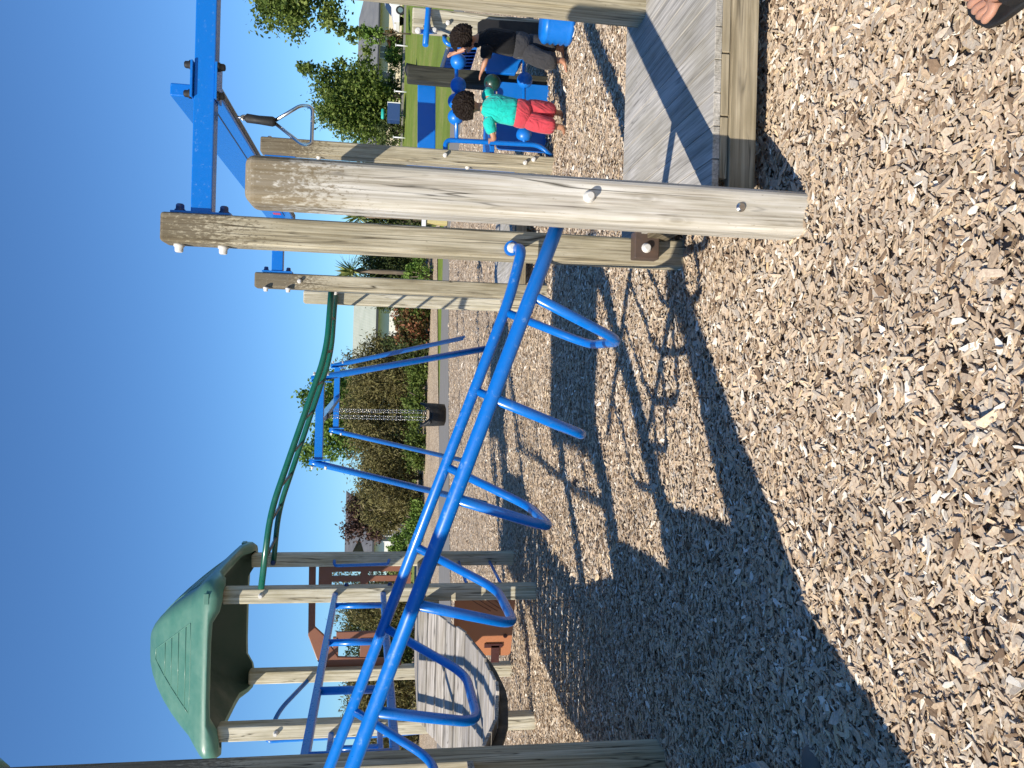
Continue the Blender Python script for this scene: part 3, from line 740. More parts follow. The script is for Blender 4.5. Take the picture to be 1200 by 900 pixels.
# ---- near tower at the left edge (only a post and roof corner reach the picture; it shades the ground)
nt_ = thing('play_tower', 'near dark timber play tower post at the left edge shading the wood chips', 'play tower', (-2.9, 3.0, 0))
for xx, yy in ((-2.155, 4.285), (-2.155, 2.93), (-2.155, 1.58), (-3.62, 4.285), (-3.62, 2.93), (-3.62, 1.58)):
    post(nt_, xx, yy, -.1, 3.66 if yy > 2 else 3.15, M['post_tan'], .165)
roof_part(nt_, -3.88, -2.05, 2.72, 4.56, 3.68, 4.54, M['green_roof'])
mb = MB(); y = 1.66
while y < 4.3: mb.box((-2.89, y+.07, 1.15), (1.62, .138, .035)); y += .14
mb.build('deck', M['plank_x'], nt_)
mb = MB(); mb.box((-2.10, 2.255, .86), (.045, 1.18, 1.55)); mb.build('side_panel', M['green_slide'], nt_, bevel=.01)
mb = MB(); mb.box((-2.12, 3.46, .62), (.045, .88, 1.02)); mb.build('skirt_panel', M['green_slide'], nt_, bevel=.01)
mb = MB(); mb.box((-3.66, 2.9, 1.55), (.045, 2.6, .85)); mb.build('barrier_panel', M['brown_plastic'], nt_, bevel=.01)
mb = MB(); mb.prism([V(-2.09, 1.665, 1.62), V(-2.09, 1.99, 1.64), V(-2.09, 1.86, 2.3), V(-2.09, 1.80, 2.62), V(-2.09, 1.665, 2.72)], (-.04, 0, 0)); mb.build('shadow_panel', M['green_slide'], nt_, bevel=.01)  # unseen panel added to widen the corner post's shadow on the ground
# solid sided slide running back from the tower
sp = [(1.62, 1.12), (1.2, .85), (.6, .42), (.1, .12), (-.5, .10)]
hs = [(1.62, 1.62), (1.50, 1.54), (1.34, 1.36), (1.12, 1.10), (.6, .68), (.1, .34), (-.5, .30)]
mb = MB()
for xs_ in (-2.12, -3.30):
    poly = [V(xs_, a, b_) for a, b_ in hs]+[V(xs_, -.5, .02), V(xs_, .1, .02), V(xs_, 1.62, .02)]
    mb.prism(poly, (.05 if xs_ < -3 else -.05, 0, 0))
mb.prism([V(-2.17, a, b_) for a, b_ in sp]+[V(-2.17, a, b_-.06) for a, b_ in sp[::-1]], (-1.10, 0, 0))
mb.build('slide', M['green_slide'], nt_, bevel=.01)
# low grooved step beside the tower, and a smooth stone
st = MB(); st.prism([(-1.53, 2.98, .06), (-1.55, 2.35, .06), (-2.06, 2.35, .06), (-2.06, 3.82, .06)], (0, 0, .045))
tag(st.build('ground_step', M['deck_y'], None, bevel=.004), 'grooved deck step board lying in the shade below the left tower', 'step')
sn = MB(); c = G(957, 893); sn.ball((c.x, c.y, .015), .062, 24, 14, (1.05, .85, .62))
tag(sn.build('rounded_stone', M['stone']), 'smooth rounded grey stone half sunk in shaded wood chips', 'stone')

# ---- swing set
sw = thing('swing_set', 'blue tube swing frame with two splayed leg pairs joined by a top beam', 'swing set', (-.5, 16, 0))
def portal(Y, xl, xr, z, fl, fr):
    for xx, ft, s in ((xl, fl, -1), (xr, fr, 1)):
        mb = MB(); t = V(xx, Y, z+.03); mb.tube([t+(t-ft).normalized()*.12, t, ft-V(0, 0, .1)], .055, 14); lg = mb.build('leg', M['blue'], sw)
        mb = MB(); mb.box((xx-s*.06, Y, z-.02), (.02, .2, .34)); mb.build('leg_plate', M['blue'], lg)
        for dz in (-.12, .1): bolt(lg, (xx+s*.05, Y-.03, z+dz), (s, 0, 0), .02, .05)
    mb = MB(); mb.bar((xl+.05, Y, z), (xr-.05, Y, z), .12, .13); return mb.build('portal_beam', M['blue'], sw, bevel=.008)
portal(13.1, D(377, 543, 13.1).x, D(377, 443, 13.1).x, 2.86, V(-2.12, 13.2, 0), V(.64, 13.2, 0))
portal(18.5, D(393, 505, 18.5).x, D(393, 428, 18.5).x, 3.0, V(-1.90, 18.6, 0), V(1.12, 18.6, 0))
mb = MB(); mb.bar((-.70, 13.16, 2.86), (-.45, 18.44, 2.98), .09, .12); mb.build('top_beam', M['blue'], sw, bevel=.006)
sc_ = D(507, 486, 14.3)
ts_ = thing('toddler_swing', 'black bucket toddler swing hanging on chains from the blue swing frame', 'swing', (sc_.x, sc_.y, sc_.z))
ztop = 2.80
for dx, dy in ((-.10, .16), (.02, .16), (.07, -.16), (-.04, -.16)):
    a = V(sc_.x+dx, sc_.y+dy, ztop); b_ = V(sc_.x+dx*1.1, sc_.y+dy*.9, sc_.z+.10); mb = MB(); n_l = 46
    for k in range(n_l):
        p = a.lerp(b_, (k+.5)/n_l); l = (a-b_).length/n_l*.68; hdir = V(1, 0, 0) if k % 2 else V(0, 1, 0)
        mb.tube([p+V(0, 0, math.sin(t)*l)+hdir*math.cos(t)*.013 for t in [j*math.pi/3 for j in range(6)]], .0036, 5, closed=True)
    mb.build('chain', M['steel'], ts_)
mb = MB(); mb.box((sc_.x-.05, sc_.y, ztop+.02), (.1, .4, .04)); mb.build('hanger', M['black_metal'], ts_)
def bucket(c, q_=1.):
    mb = MB(); n = 24; out = []
    for (rr, z, q) in ((.10, -.19, 0), (.155, -.17, 0), (.165, -.05, 0), (.17, .05, .06), (.175, .10, .08)):
        out.append([c+V(math.cos(a)*rr, math.sin(a)*rr*1.05, z+q*math.cos(2*a))*q_ for a in [2*math.pi*k/n for k in range(n)]])
    for (rr, z, q) in ((.15, .10, .08), (.14, -.05, 0), (.12, -.14, 0)):
        out.append([c+V(math.cos(a)*rr, math.sin(a)*rr*1.05, z+q*math.cos(2*a))*q_ for a in [2*math.pi*k/n for k in range(n)]])
    mb.loft(out); return mb
bucket(sc_, 1.28).build('bucket_seat', M['rubber'], ts_)
mb = MB(); mb.tube(arc_corner([sc_+V(-.15, -.1, .12), sc_+V(-.16, -.2, .05), sc_+V(.1, -.2, .05), sc_+V(.13, -.1, .12)], .05), .022, 10); mb.build('safety_bar', M['rubber'], ts_)

# ---- ball play frame behind the children
bf = thing('ball_play_frame', 'blue climbing frame with strung blue balls on bars and a dark post', 'play frame', (3.2, 8.4, 0))
dp = D(477, 87, 8.6)
post(bf, dp.x, 8.6, -.1, dp.z, wood('dark post timber', 2, (.060, .062, .050), (.04, .042, .034), (.02, .02, .016)), .165)  # one darker timber tone over this whole post
p4 = D(483, 24, 8.15)
q4 = post(bf, p4.x, 8.15, -.1, p4.z, M['post_pale'], .2)
def xz(x, y, Y): return D(x, y, Y)
a, b_ = xz(500, 98, 8.75), xz(500, 176, 8.75)
mb = MB(); mb.bar(a, b_+V(-.15, 0, 0), .09, .20); mb.build('wide_beam', M['blue_plastic'], bf, bevel=.01)
arch = [V(2.50, 8.3, 1.02), xz(521, 164, 8.05), xz(527, 165.5, 8.05), xz(635, 171, 8.05), xz(648, 182, 8.05)]
arch = [xz(522, 180, 8.05), xz(522, 164, 8.05), xz(560, 166, 8.05), xz(632, 170, 8.05), xz(646, 183, 8.05)]; arch[-1].z = max(arch[-1].z, .0)
mb = MB(); mb.tube(arc_corner(arch, .12, 7), .026, 12); mb.build('arch_rail', M['blue'], bf)
b0, b1 = xz(535, 62, 8.12), xz(535, 165, 8.05)
mb = MB(); mb.cyl(b0, b1, .02, 12); bar1 = mb.build('ball_bar', M['blue'], bf)
b2, b3 = xz(614, 60, 8.12), xz(614, 168, 8.05)
mb = MB(); mb.cyl(b2, b3, .02, 12); bar2 = mb.build('ball_bar', M['blue'], bf)
for (x, y) in ((537, 72), (537, 100), (534, 119), (534, 137)): 
    mb = MB(); mb.ball(xz(x, y, 8.08), .083, 28, 18); mb.build('ball', M['blue_plastic'], bar1)
for (x, y) in ((614, 158), (615, 94)): 
    mb = MB(); mb.ball(xz(x, y, 8.08), .083, 28, 18); mb.build('ball', M['blue_plastic'], bar2)
mb = MB(); gbx = xz(577, 97, 8.0); mb.ball(gbx, .088, 28, 18); mb.build('green_ball', paint('deep green plastic', (.004, .045, .032), .4, .15), bf)
# dark blue moulded panel and step behind the children
pa_, pb_ = xz(583, 118, 8.45), xz(640, 178, 8.45)
mb = MB(); mb.prism(arc_corner([V(pb_.x, 8.45, 0), V(pb_.x, 8.45, pa_.z), V(3.35, 8.45, pa_.z), V(3.35, 8.45, 0)], .06), (0, .06, 0)); mb.build('blue_panel', M['blue_plastic'], bf, bevel=.008)
mb = MB(); mb.prism([V(3.42, 8.4, .72), V(3.95, 8.4, .72), V(3.95, 8.4, .12), V(3.42, 8.4, .40)], (0, .05, 0)); mb.build('blue_panel', M['blue_plastic'], bf, bevel=.008)
mb = MB(); mb.box((3.2, 8.9, .62), (1.3, .8, .05)); mb.build('mid_deck', M['blue_plastic'], bf, bevel=.008)
# curved blue slide lip at the back
lip = []
for t in range(9):
    q = t/8; p = xz(515+q*10, 88-q*32, 8.9); lip.append(p)
mb = MB()
for p, q in zip(lip, lip[1:]): mb.prism([p, q, q+V(.05, 0, -.34), p+V(.02, 0, -.34)], (0, .05, 0))
mb.build('curved_panel', M['blue_plastic'], bf)
mb = MB(); mb.tube(lip, .022, 10); mb.build('panel_rim', M['cap_white'], bf)
mb = MB(); mb.tube(arc_corner([xz(521, 36, 8.3), xz(521, 48, 8.2), xz(527, 53, 8.2), xz(534, 52, 8.2)], .05), .024, 10); mb.tube(arc_corner([xz(545, 16, 8.1), xz(521, 34, 8.2), xz(521, 42, 8.2)], .05), .026, 10, mi=1); mb.build('bent_handle', [M['blue'], M['black_metal']], bf)
mb = MB(); mb.tube([xz(503, -10, 8.0), xz(502, 12, 8.0), xz(498.5, 53, 7.9)], .03, 12); hb = mb.build('round_bar', M['blue'], bf)
mb = MB(); mb.bar(xz(491, 37, 8.02), xz(512, 37, 8.02), .04, .03); mb.build('bar_bracket', M['blue'], hb)
for xx in (490, 509): bolt(hb, xz(xx, 36, 7.98), (0, -1, 0), .026, .03)
bolt(q4, xz(525, 27, 8.04), (0, -1, 0), .02, .03)
# ribbed blue drum seat at the right
dc = xz(652, 29, 7.22)
mb = MB(); n = 28; rings = []
for k, r_ in enumerate((.19, .225, .235, .212, .235, .212, .235, .212, .235, .212, .235, .225, .18)):
    z = .02+k*.026; r_ *= .78; rings.append([V(dc.x, 7.22, z)+V(math.cos(t)*r_, math.sin(t)*r_, 0) for t in [2*math.pi*j/n for j in range(n)]])
mb.loft(rings); ds = mb.build('drum_seat', M['blue_plastic']); tag(ds, 'ribbed blue plastic drum seat beside the child in black', 'seat')
# black leaning board behind the child in black
mb = MB(); a = [xz(560, 26, 7.98), xz(566, 22, 7.98), xz(632, 26, 7.98), xz(650, 46, 7.98), xz(560, 44, 7.98)]
mb.prism(a, (0, .05, 0)); mb.build('black_panel', M['rubber'], bf, bevel=.006)

# ------------------------------------------------------------------ people
def skin_body(name, nodes, edges, mat, parent, root=0, sub=2):
    me = bpy.data.meshes.new('tmp'); me.from_pydata([tuple(n[0]) for n in nodes], edges, [])
    o = bpy.data.objects.new('tmp', me); COL.objects.link(o)
    md = o.modifiers.new('k', 'SKIN'); md.use_smooth_shade = True; md.branch_smoothing = .4
    sv = me.skin_vertices[0].data if len(me.skin_vertices) else None
    if sv is None:
        bm = bmesh.new(); bm.from_mesh(me); bm.verts.layers.skin.verify(); bm.to_mesh(me); bm.free(); sv = me.skin_vertices[0].data
    for i, n in enumerate(nodes):
        r = n[1]; sv[i].radius = (r, r) if not isinstance(r, tuple) else r; sv[i].use_root = (i == root)
    ss = o.modifiers.new('s', 'SUBSURF'); ss.levels = sub; ss.render_levels = sub
    dg = bpy.context.evaluated_depsgraph_get(); dg.update()
    m2 = bpy.data.meshes.new_from_object(o.evaluated_get(dg)); m2.name = name
    bpy.data.objects.remove(o); bpy.data.meshes.remove(me)
    m2.materials.clear(); m2.materials.append(mat); m2.polygons.foreach_set('use_smooth', [True]*len(m2.polygons))
    ob = bpy.data.objects.new(name, m2); COL.objects.link(ob)
    org = Vector(parent.location); m2.transform(Matrix.Translation(-org)); ob.parent = parent
    return ob

def ell(c, axis, side, rx, ry, n=20, wob=0., seed=0):
    axis = Vector(axis).normalized(); side = Vector(side); side = (side-axis*side.dot(axis)).normalized(); oth = axis.cross(side)
    pts = []
    for k in range(n):
        a = 2*math.pi*k/n; w = 1+wob*mnoise.noise(Vector((math.cos(a)*1.7+seed, math.sin(a)*1.7, seed*.7)))
        pts.append(Vector(c)+side*math.cos(a)*rx*w+oth*math.sin(a)*ry*w)
    return pts

def person(label, J, H, skinm, shirt, shorts, fwd, short_len=.95, sleeve=.75, hairy=1.0, shirt_end=.0, cat='person', feet=True):
    """J: pelvis chest neck head, sho/elb/han L,R, hip/knee/ank/toe L,R as world points; fwd: the way the face looks"""
    s = H/1.10; fwd = Vector(fwd).normalized()
    t = thing('person', label, cat, (J['pelvis'].x, J['pelvis'].y, 0))
    N = []; E = []
    def add(p, r, par=None):
        N.append((Vector(p), r)); i = len(N)-1
        if par is not None: E.append((par, i))
        return i
    pel = add(J['pelvis'], (.085*s, .085*s)); mid = add((J['pelvis']+J['chest'])/2, .082*s, pel); ch = add(J['chest'], .088*s, mid)
    nk0 = add(J['neck'], .046*s, ch); nk = add(J['neck'].lerp(J['head'], .45), .040*s, nk0)
    hd = J['head']; jaw = add(hd+V(0, 0, -.035*s)+fwd*.018*s, .080*s, nk); sk = add(hd+V(0, 0, .03*s)-fwd*.008*s, .108*s, jaw); add(hd+V(0, 0, .085*s)-fwd*.01*s, .05*s, sk)
    rt = fwd.cross(V(0, 0, 1)).normalized()
    add(hd+V(0, 0, -.012*s)+fwd*.112*s, .013*s, jaw)            # nose
    for sg in (1, -1): add(hd+V(0, 0, -.01*s)+rt*sg*.114*s, .014*s, sk)   # ears
    for S in 'LR':
        sh = add(J['sho'+S], .040*s, ch); el = add(J['elb'+S], .029*s, sh)
        wr = J['han'+S]; d = (wr-J['elb'+S]).normalized(); w = add(wr, .0195*s, el)
        pd_ = d.cross(V(0, 0, 1)); pd_ = pd_.normalized() if pd_.length > .05 else V(1, 0, 0)
        palm = add(wr+d*.028*s, (.021*s, .016*s), w)
        for k, (off, ln) in enumerate(((-.018, .036), (-.006, .042), (.006, .04), (.018, .032))):
            b0_ = wr+d*.045*s+pd_*off*s; f1 = add(b0_, .0075*s, palm); f2 = add(b0_+d*ln*.55*s+V(0, 0, -.004*s), .0065*s, f1); add(b0_+d*ln*s+V(0, 0, -.014*s), .0055*s, f2)
        th0 = add(wr+d*.022*s+pd_*(-.024 if S == 'L' else .024)*s, .0085*s, palm); add(wr+d*.048*s+pd_*(-.036 if S == 'L' else .036)*s, .0065*s, th0)
        hp = add(J['hip'+S], .062*s, pel); kn = add(J['kne'+S], .043*s, hp); cf = add(J['kne'+S].lerp(J['ank'+S], .35), .040*s, kn); an = add(J['ank'+S], .025*s, cf)
        td_ = (J['toe'+S]-J['ank'+S]); td_.z = 0; td_.normalize()
        he = add(J['ank'+S]+V(0, 0, -.022*s)-td_*.012*s, .026*s, an)
        bl = add(J['toe'+S]-td_*.03*s+V(0, 0, .006*s), (.028*s, .017*s), an); sd = td_.cross(V(0, 0, 1))
        for k, off in enumerate((-.02, -.009, .002, .012, .022)):
            add(J['toe'+S]+sd*off*s+td_*(.012-abs(off)*.3)*s, .0075*s, bl)
    skin_body('body', N, E, skinm, t)
    s *= 1.16
    # shirt: trunk and sleeves
    side = (J['shoR']-J['shoL']).normalized(); ax = J['neck']-J['pelvis']
    mb = MB(); P_, C_, K_ = J['pelvis'], J['chest'], J['neck']
    hem = P_.lerp(C_, shirt_end)
    sw_ = (J['shoR']-J['shoL']).length/2
    rg = []
    for i, (c, rx, ry) in enumerate(((hem, .122*s, .098*s), (hem.lerp(C_, .3), .118*s, .098*s), (hem.lerp(C_, .7), .114*s, .096*s), (C_, .118*s, .092*s), (C_.lerp(K_, .45), .112*s, .082*s), (C_.lerp(K_, .75), .088*s, .062*s), (C_.lerp(K_, .95), .050*s, .048*s), (C_.lerp(K_, 1.08), .046*s, .045*s))):
        rg.append(ell(c, ax, side, rx, ry, 24, .07, i*.9+H))
    mb.loft(rg)
    for S in 'LR':
        a, b_ = J['sho'+S], J['elb'+S]; e = a.lerp(b_, sleeve); dd = b_-a
        st_ = a.lerp(C_, .45)
        mb.loft([ell(st_, dd, V(0, 1, .3), .052*s, .058*s, 16), ell(a, dd, V(0, 1, .3), .053*s, .055*s, 16, .08, 2), ell(a.lerp(e, .55), dd, V(0, 1, .3), .050*s, .050*s, 16, .1, 3), ell(e, dd, V(0, 1, .3), .052*s, .050*s, 16, .1, 4)])
    mb.build('shirt', shirt, t, subsurf=1)
    mb = MB(); pz = J['pelvis']
    mb.loft([ell(pz+ax.normalized()*.06*s, ax, side, .118*s, .098*s, 20, .04, 1), ell(pz, ax, side, .126*s, .108*s, 20, .05, 2), ell(pz-ax.normalized()*.06*s, ax, side, .122*s, .104*s, 20, .05, 3), ell(pz-ax.normalized()*.10*s, ax, side, .09*s, .08*s, 20, .05, 3)])
    for S in 'LR':
        h_, k_, a_ = J['hip'+S], J['kne'+S], J['ank'+S]
        L1 = (k_-h_).length; L2 = (a_-k_).length; tot = (L1+L2)*short_len
        cs = [h_.lerp(pz, .25)+V(0, 0, .01*s), h_.lerp(k_, .5)]
        if tot > L1: cs += [k_, k_.lerp(a_, (tot-L1)/L2)]
        else: cs += [h_.lerp(k_, tot/L1)]
        rr = [.078, .078, .074, .076] if len(cs) == 4 else [.078, .076, .078]
        mb.loft([ell(c, (k_-h_) if i < 2 else (cs[-1]-cs[-2]), side, r_*s, r_*s*1.02, 18, .09, i+3) for i, (c, r_) in enumerate(zip(cs, rr))])
    mb.build('shorts', shorts, t, subsurf=1)
    # hair: curly cap that leaves the face free
    bm = bmesh.new(); bmesh.ops.create_icosphere(bm, subdivisions=5, radius=1.0)
    org = Vector(t.location); kill = []
    for v in bm.verts:
        d = v.co.normalized()
        if d.dot(fwd) > .35 and d.z < .45 or d.z < -.55: kill.append(v); continue
        nn = mnoise.noise(d*9*hairy)*.10+mnoise.noise(d*19+V(3, 1, 2))*.075
        v.co = hd+V(0, 0, .018*s)-fwd*.012*s+Vector((d.x*.116, d.y*.116, d.z*.118))*s*(1.0+nn)-org
    bmesh.ops.delete(bm, geom=kill, context='VERTS')
    me = bpy.data.meshes.new('hair'); bm.to_mesh(me); bm.free(); me.materials.append(M['hair'])
    ho = bpy.data.objects.new('hair', me); COL.objects.link(ho); ho.parent = t
    mb = MB()
    for sg in (1, -1): mb.ball(hd+fwd*.090*s+rt*sg*.034*s+V(0, 0, .008*s), .010*s, 10, 8)
    mb.build('eyes', M['eye'], t); t.location.z = .022
    return t

Yc = 7.36
j = lambda x, y, Y=Yc: D(x, y, Y)
h1 = j(551.5, 125)
person('child in turquoise shirt and red shorts seen from behind, barefoot at the blue ball frame',
       dict(pelvis=j(611, 133), chest=j(584, 127), neck=j(568, 126), head=h1, shoL=j(574, 141), shoR=j(573, 114), elbL=j(582, 163, Yc+.03), elbR=j(577, 104, Yc+.08), hanL=j(577, 164, Yc+.17), hanR=j(573, 101, Yc+.24),
            hipL=j(618, 141), hipR=j(618, 126), kneL=j(641, 147, Yc-.03), kneR=j(641, 129, Yc+.02), ankL=V(j(661, 150).x, 7.34, .05), ankR=V(j(661, 130).x, 7.44, .05), toeL=V(j(661, 150).x-.03, 7.43, .012), toeR=V(j(661, 130).x+.01, 7.54, .012)),
       1.08, M['skin_brown'], M['shirt_teal'], M['shorts_red'], (0, 1, -.15), short_len=.82, shirt_end=.05)
Yd = 7.45
k_ = lambda x, y, Y=Yd: D(x, y, Y)
person('child in black shirt and charcoal shorts leaning towards the blue balls',
       dict(pelvis=k_(610, 53), chest=k_(580, 47), neck=k_(564, 45), head=k_(549, 48), shoL=k_(573, 57, Yd-.06), shoR=k_(571, 42, Yd+.10), elbL=k_(571, 74, Yd-.02), elbR=k_(552, 56, Yd+.22), hanL=k_(567, 84, Yd+.03), hanR=k_(534, 63, Yd+.3),
            hipL=k_(618, 60, Yd-.04), hipR=k_(618, 49, Yd+.04), kneL=k_(641, 72, Yd-.07), kneR=k_(641, 54, Yd+.0), ankL=V(k_(660, 74).x, 7.38, .05), ankR=V(k_(660, 56).x, 7.46, .05), toeL=V(k_(660, 74).x-.10, 7.40, .012), toeR=V(k_(660, 56).x-.07, 7.55, .012)),
       1.10, M['skin_brown'], M['shirt_black'], M['shorts_grey'], (-.75, .6, -.1), short_len=.86, shirt_end=.05)

# ---- adult at the lower corner: only the toes of one sandalled foot reach the picture
ft = G(1147, 8)
ad = thing('person', 'adult foot in a dark sandal standing on the wood chips at the picture corner', 'person', (1.16, 1.62, 0))
def adult():
    N = []; E = []
    def add(p, r, par=None):
        N.append((Vector(p), r)); i = len(N)-1
        if par is not None: E.append((par, i))
        return i
    pel = add((1.30, 1.50, .95), .14); sp_ = add((1.30, 1.50, 1.15), .13, pel); ch = add((1.30, 1.50, 1.36), .15, sp_); n0 = add((1.30, 1.51, 1.50), .06, ch); n1 = add((1.30, 1.52, 1.57), .055, n0); h0 = add((1.30, 1.54, 1.64), .085, n1); h1_ = add((1.30, 1.53, 1.72), .10, h0); add((1.30, 1.53, 1.80), .06, h1_); add((1.30, 1.645, 1.655), .014, h0)
    for sg, fx in ((-1, 1.075), (1, 1.42)):
        sh = add((1.30+sg*.19, 1.50, 1.43), .06, ch); el = add((1.30+sg*.23, 1.50, 1.14), .043, sh); wr = add((1.30+sg*.23, 1.60, .92), .028, el); pm_ = add((1.30+sg*.23, 1.62, .86), .03, wr)
        for k in range(4): f1 = add((1.30+sg*.23, 1.60+k*.016, .80), .009, pm_); add((1.30+sg*.225, 1.60+k*.016, .755), .008, f1)
        tb_ = add((1.30+sg*.20, 1.66, .84), .011, pm_); add((1.30+sg*.19, 1.68, .80), .009, tb_)
        hp = add((1.30+sg*.10, 1.50, .88), .10, pel); kn = add((fx+.02, 1.54, .49), .062, hp); cf = add((fx+.01, 1.55, .36), .060, kn); an = add((fx, 1.60, .115), .038, cf)
        add((fx, 1.57, .06), .038, an)
        inst = add((fx-.005, 1.72, .078), (.042, .030), an); ball = add((fx-.012, 1.785, .052), (.046, .020), inst)
        for k, (ox, oy, rr) in enumerate(((.034, .130, .019), (.004, .118, .0135), (-.020, .101, .0128), (-.042, .083, .0122), (-.062, .060, .013))):
            m_ = -1 if sg > 0 else 1
            b0_ = add((fx-.012+ox*m_*.9, 1.785+oy*.45, .046), rr*.95, ball); b1_ = add((fx-.012+ox*m_, 1.785+oy*.8, .050), rr, b0_); add((fx-.012+ox*m_*1.02, 1.785+oy, .040), rr*.9, b1_)
    skin_body('body', N, E, M['skin_tan'], ad)
    for sg, fx in ((-1, 1.075), (1, 1.42)):
        m_ = -1 if sg > 0 else 1
        out = [(.050, 1.84), (.056, 1.90), (.050, 1.942), (.026, 1.960), (-.010, 1.950), (-.046, 1.922), (-.076, 1.885), (-.084, 1.84), (-.074, 1.76), (-.048, 1.66), (-.045, 1.57), (-.03, 1.53), (.0, 1.52), (.03, 1.53), (.042, 1.57), (.04, 1.66), (.045, 1.76)]
        mb = MB(); mb.prism([V(fx-.006+a*m_, b_-.02, .003) for a, b_ in out], (0, 0, .022)); sd_ = mb.build('sandal', M['rubber'], ad, bevel=.006, seg=3)
        st2 = []
        for k in range(9):
            t = k/8*math.pi; st2.append(V(fx-.012+m_*math.cos(t)*.062, 1.745, .022+math.sin(t)*.074))
        mb = MB()
        for p, q in zip(st2, st2[1:]): mb.prism([p-V(0, .028, 0), p+V(0, .020, 0), q+V(0, .020, 0), q-V(0, .028, 0)], (0, 0, .004))
        mb.build('strap', M['rubber'], sd_)
    mb = MB(); s3 = V(1, 0, 0); up = V(0, 0, 1)
    mb.loft([ell((1.30, 1.50, z), up, s3, rx, ry, 24, .05, z*3) for z, rx, ry in ((.86, .19, .145), (1.05, .18, .14), (1.25, .185, .14), (1.40, .20, .125), (1.47, .14, .095), (1.52, .075, .075))])
    for sg in (-1, 1): mb.loft([ell((1.30+sg*x_, 1.50, z), (sg*.2, 0, -1), V(0, 1, 0), .088, .085, 16, .04, z) for x_, z in ((.10, 1.42), (.185, 1.41), (.215, 1.34), (.235, 1.20))])
    mb.build('shirt', M['shirt_navy'], ad, subsurf=1)
    mb = MB(); mb.loft([ell((1.30, 1.50, z), up, s3, rx, ry, 24, .04, z) for z, rx, ry in ((.98, .185, .145), (.90, .205, .16), (.80, .205, .16))])
    for sg, fx in ((-1, 1.10), (1, 1.44)): mb.loft([ell(c, (0, 0, -1), s3, r_, r_, 18, .06, sg) for c, r_ in (((1.30+sg*.085, 1.50, .88), .12), ((1.30+sg*.12, 1.515, .68), .115), ((fx, 1.535, .50), .108))])
    mb.build('shorts', M['shorts_khaki'], ad, subsurf=1)
    mb = MB(); mb.ball((1.30, 1.515, 1.735), .112, 24, 16, (.95, 1.02, 1.0)); mb.build('hair', M['hair'], ad)
adult(); ad.location.z = .034

# ------------------------------------------------------------------ vegetation
def leaves(name, mat, clumps, n, size, parent=None, elong=1.7, loc=(0, 0, 0), up=.0, spread=.33):
    """clumps: list of (center, (rx,ry,rz), weight); many small leaf faces gathered in sub clumps with gaps between"""
    C = []; W = np.array([c[2] for c in clumps], float); W /= W.sum()
    pos = []; tone = []
    for (c, r, w), f in zip(clumps, W):
        m = int(n*f); k = max(4, m//26)
        d = rng.normal(size=(k, 3)); d /= np.linalg.norm(d, axis=1, keepdims=True); rr = rng.uniform(.35, 1.02, (k, 1))**.6
        sc_ = np.array(c)+d*rr*np.array(r)
        idx = rng.integers(0, k, m); g = rng.normal(size=(m, 3))*np.array(r).mean()*spread*rng.uniform(.45, 1.0, (m, 1))
        p = sc_[idx]+g; pos.append(p); tt = rng.normal(.5, .16, k)[idx]+rng.normal(0, .14, m); tone.append(tt)
    pos = np.concatenate(pos); tone = np.clip(np.concatenate(tone), 0, 1); m = len(pos)
    if parent is None: zmin = None
    nz = rng.normal(size=(m, 3)); nz[:, 2] += .5; nz /= np.linalg.norm(nz, axis=1, keepdims=True)
    a = rng.normal(size=(m, 3)); a[:, 2] += up; a -= nz*np.sum(a*nz, 1, keepdims=True); a /= np.linalg.norm(a, axis=1, keepdims=True); b = np.cross(nz, a)
    s = size*rng.uniform(.6, 1.35, (m, 1)); w = s/elong
    v = np.stack([pos-a*s*.5, pos-b*w*.5+nz*s*.06, pos+a*s*.5, pos+b*w*.5+nz*s*.06], 1)-np.array(loc)
    loops = np.arange(m*4); starts = np.arange(m)*4
    o = npmesh(name, v.reshape(-1, 3), loops, starts, mat, tone, parent)
    return o
def blobs(c, r, k, var=.55):
    out = []
    for i in range(k):
        d = Vector((random.gauss(0, 1), random.gauss(0, 1), random.gauss(0, 1))).normalized()*random.uniform(.35, .8)
        q = random.uniform(.30, .55)
        out.append(((c[0]+d.x*r[0], c[1]+d.y*r[1], c[2]+d.z*r[2]), (r[0]*q, r[1]*q, r[2]*q), q**2))
    return out
def tree(name, label, cat, x, y, zt, crown, r, mat, n, size, group=None, trunk_r=.12, k=14, extra=(), elong=1.7):
    z0 = tz(x, y)
    t = thing(name, label, cat, (x, y, z0), group)
    cl = blobs(crown, r, k)+list(extra)
    mb = MB(); top = V(crown[0], crown[1], crown[2]+r[2]*.3); b0_ = V(x, y, z0-.1)
    mb.tube([b0_, b0_.lerp(top, .35)+V(.1, 0, 0), b0_.lerp(top, .7)-V(.08, 0, 0), top], [trunk_r, trunk_r*.8, trunk_r*.5, trunk_r*.15], 10)
    for c in cl[:10]:
        s_ = b0_.lerp(top, random.uniform(.35, .75)); e = V(*c[0]); mb.tube([s_, s_.lerp(e, .5)+V(0, 0, .1), e], [trunk_r*.4, trunk_r*.25, trunk_r*.08], 6)
    mb.build('trunk', M['trunk'], t)
    leaves('crown', mat, cl, n, size, t, elong, (x, y, z0)); return t
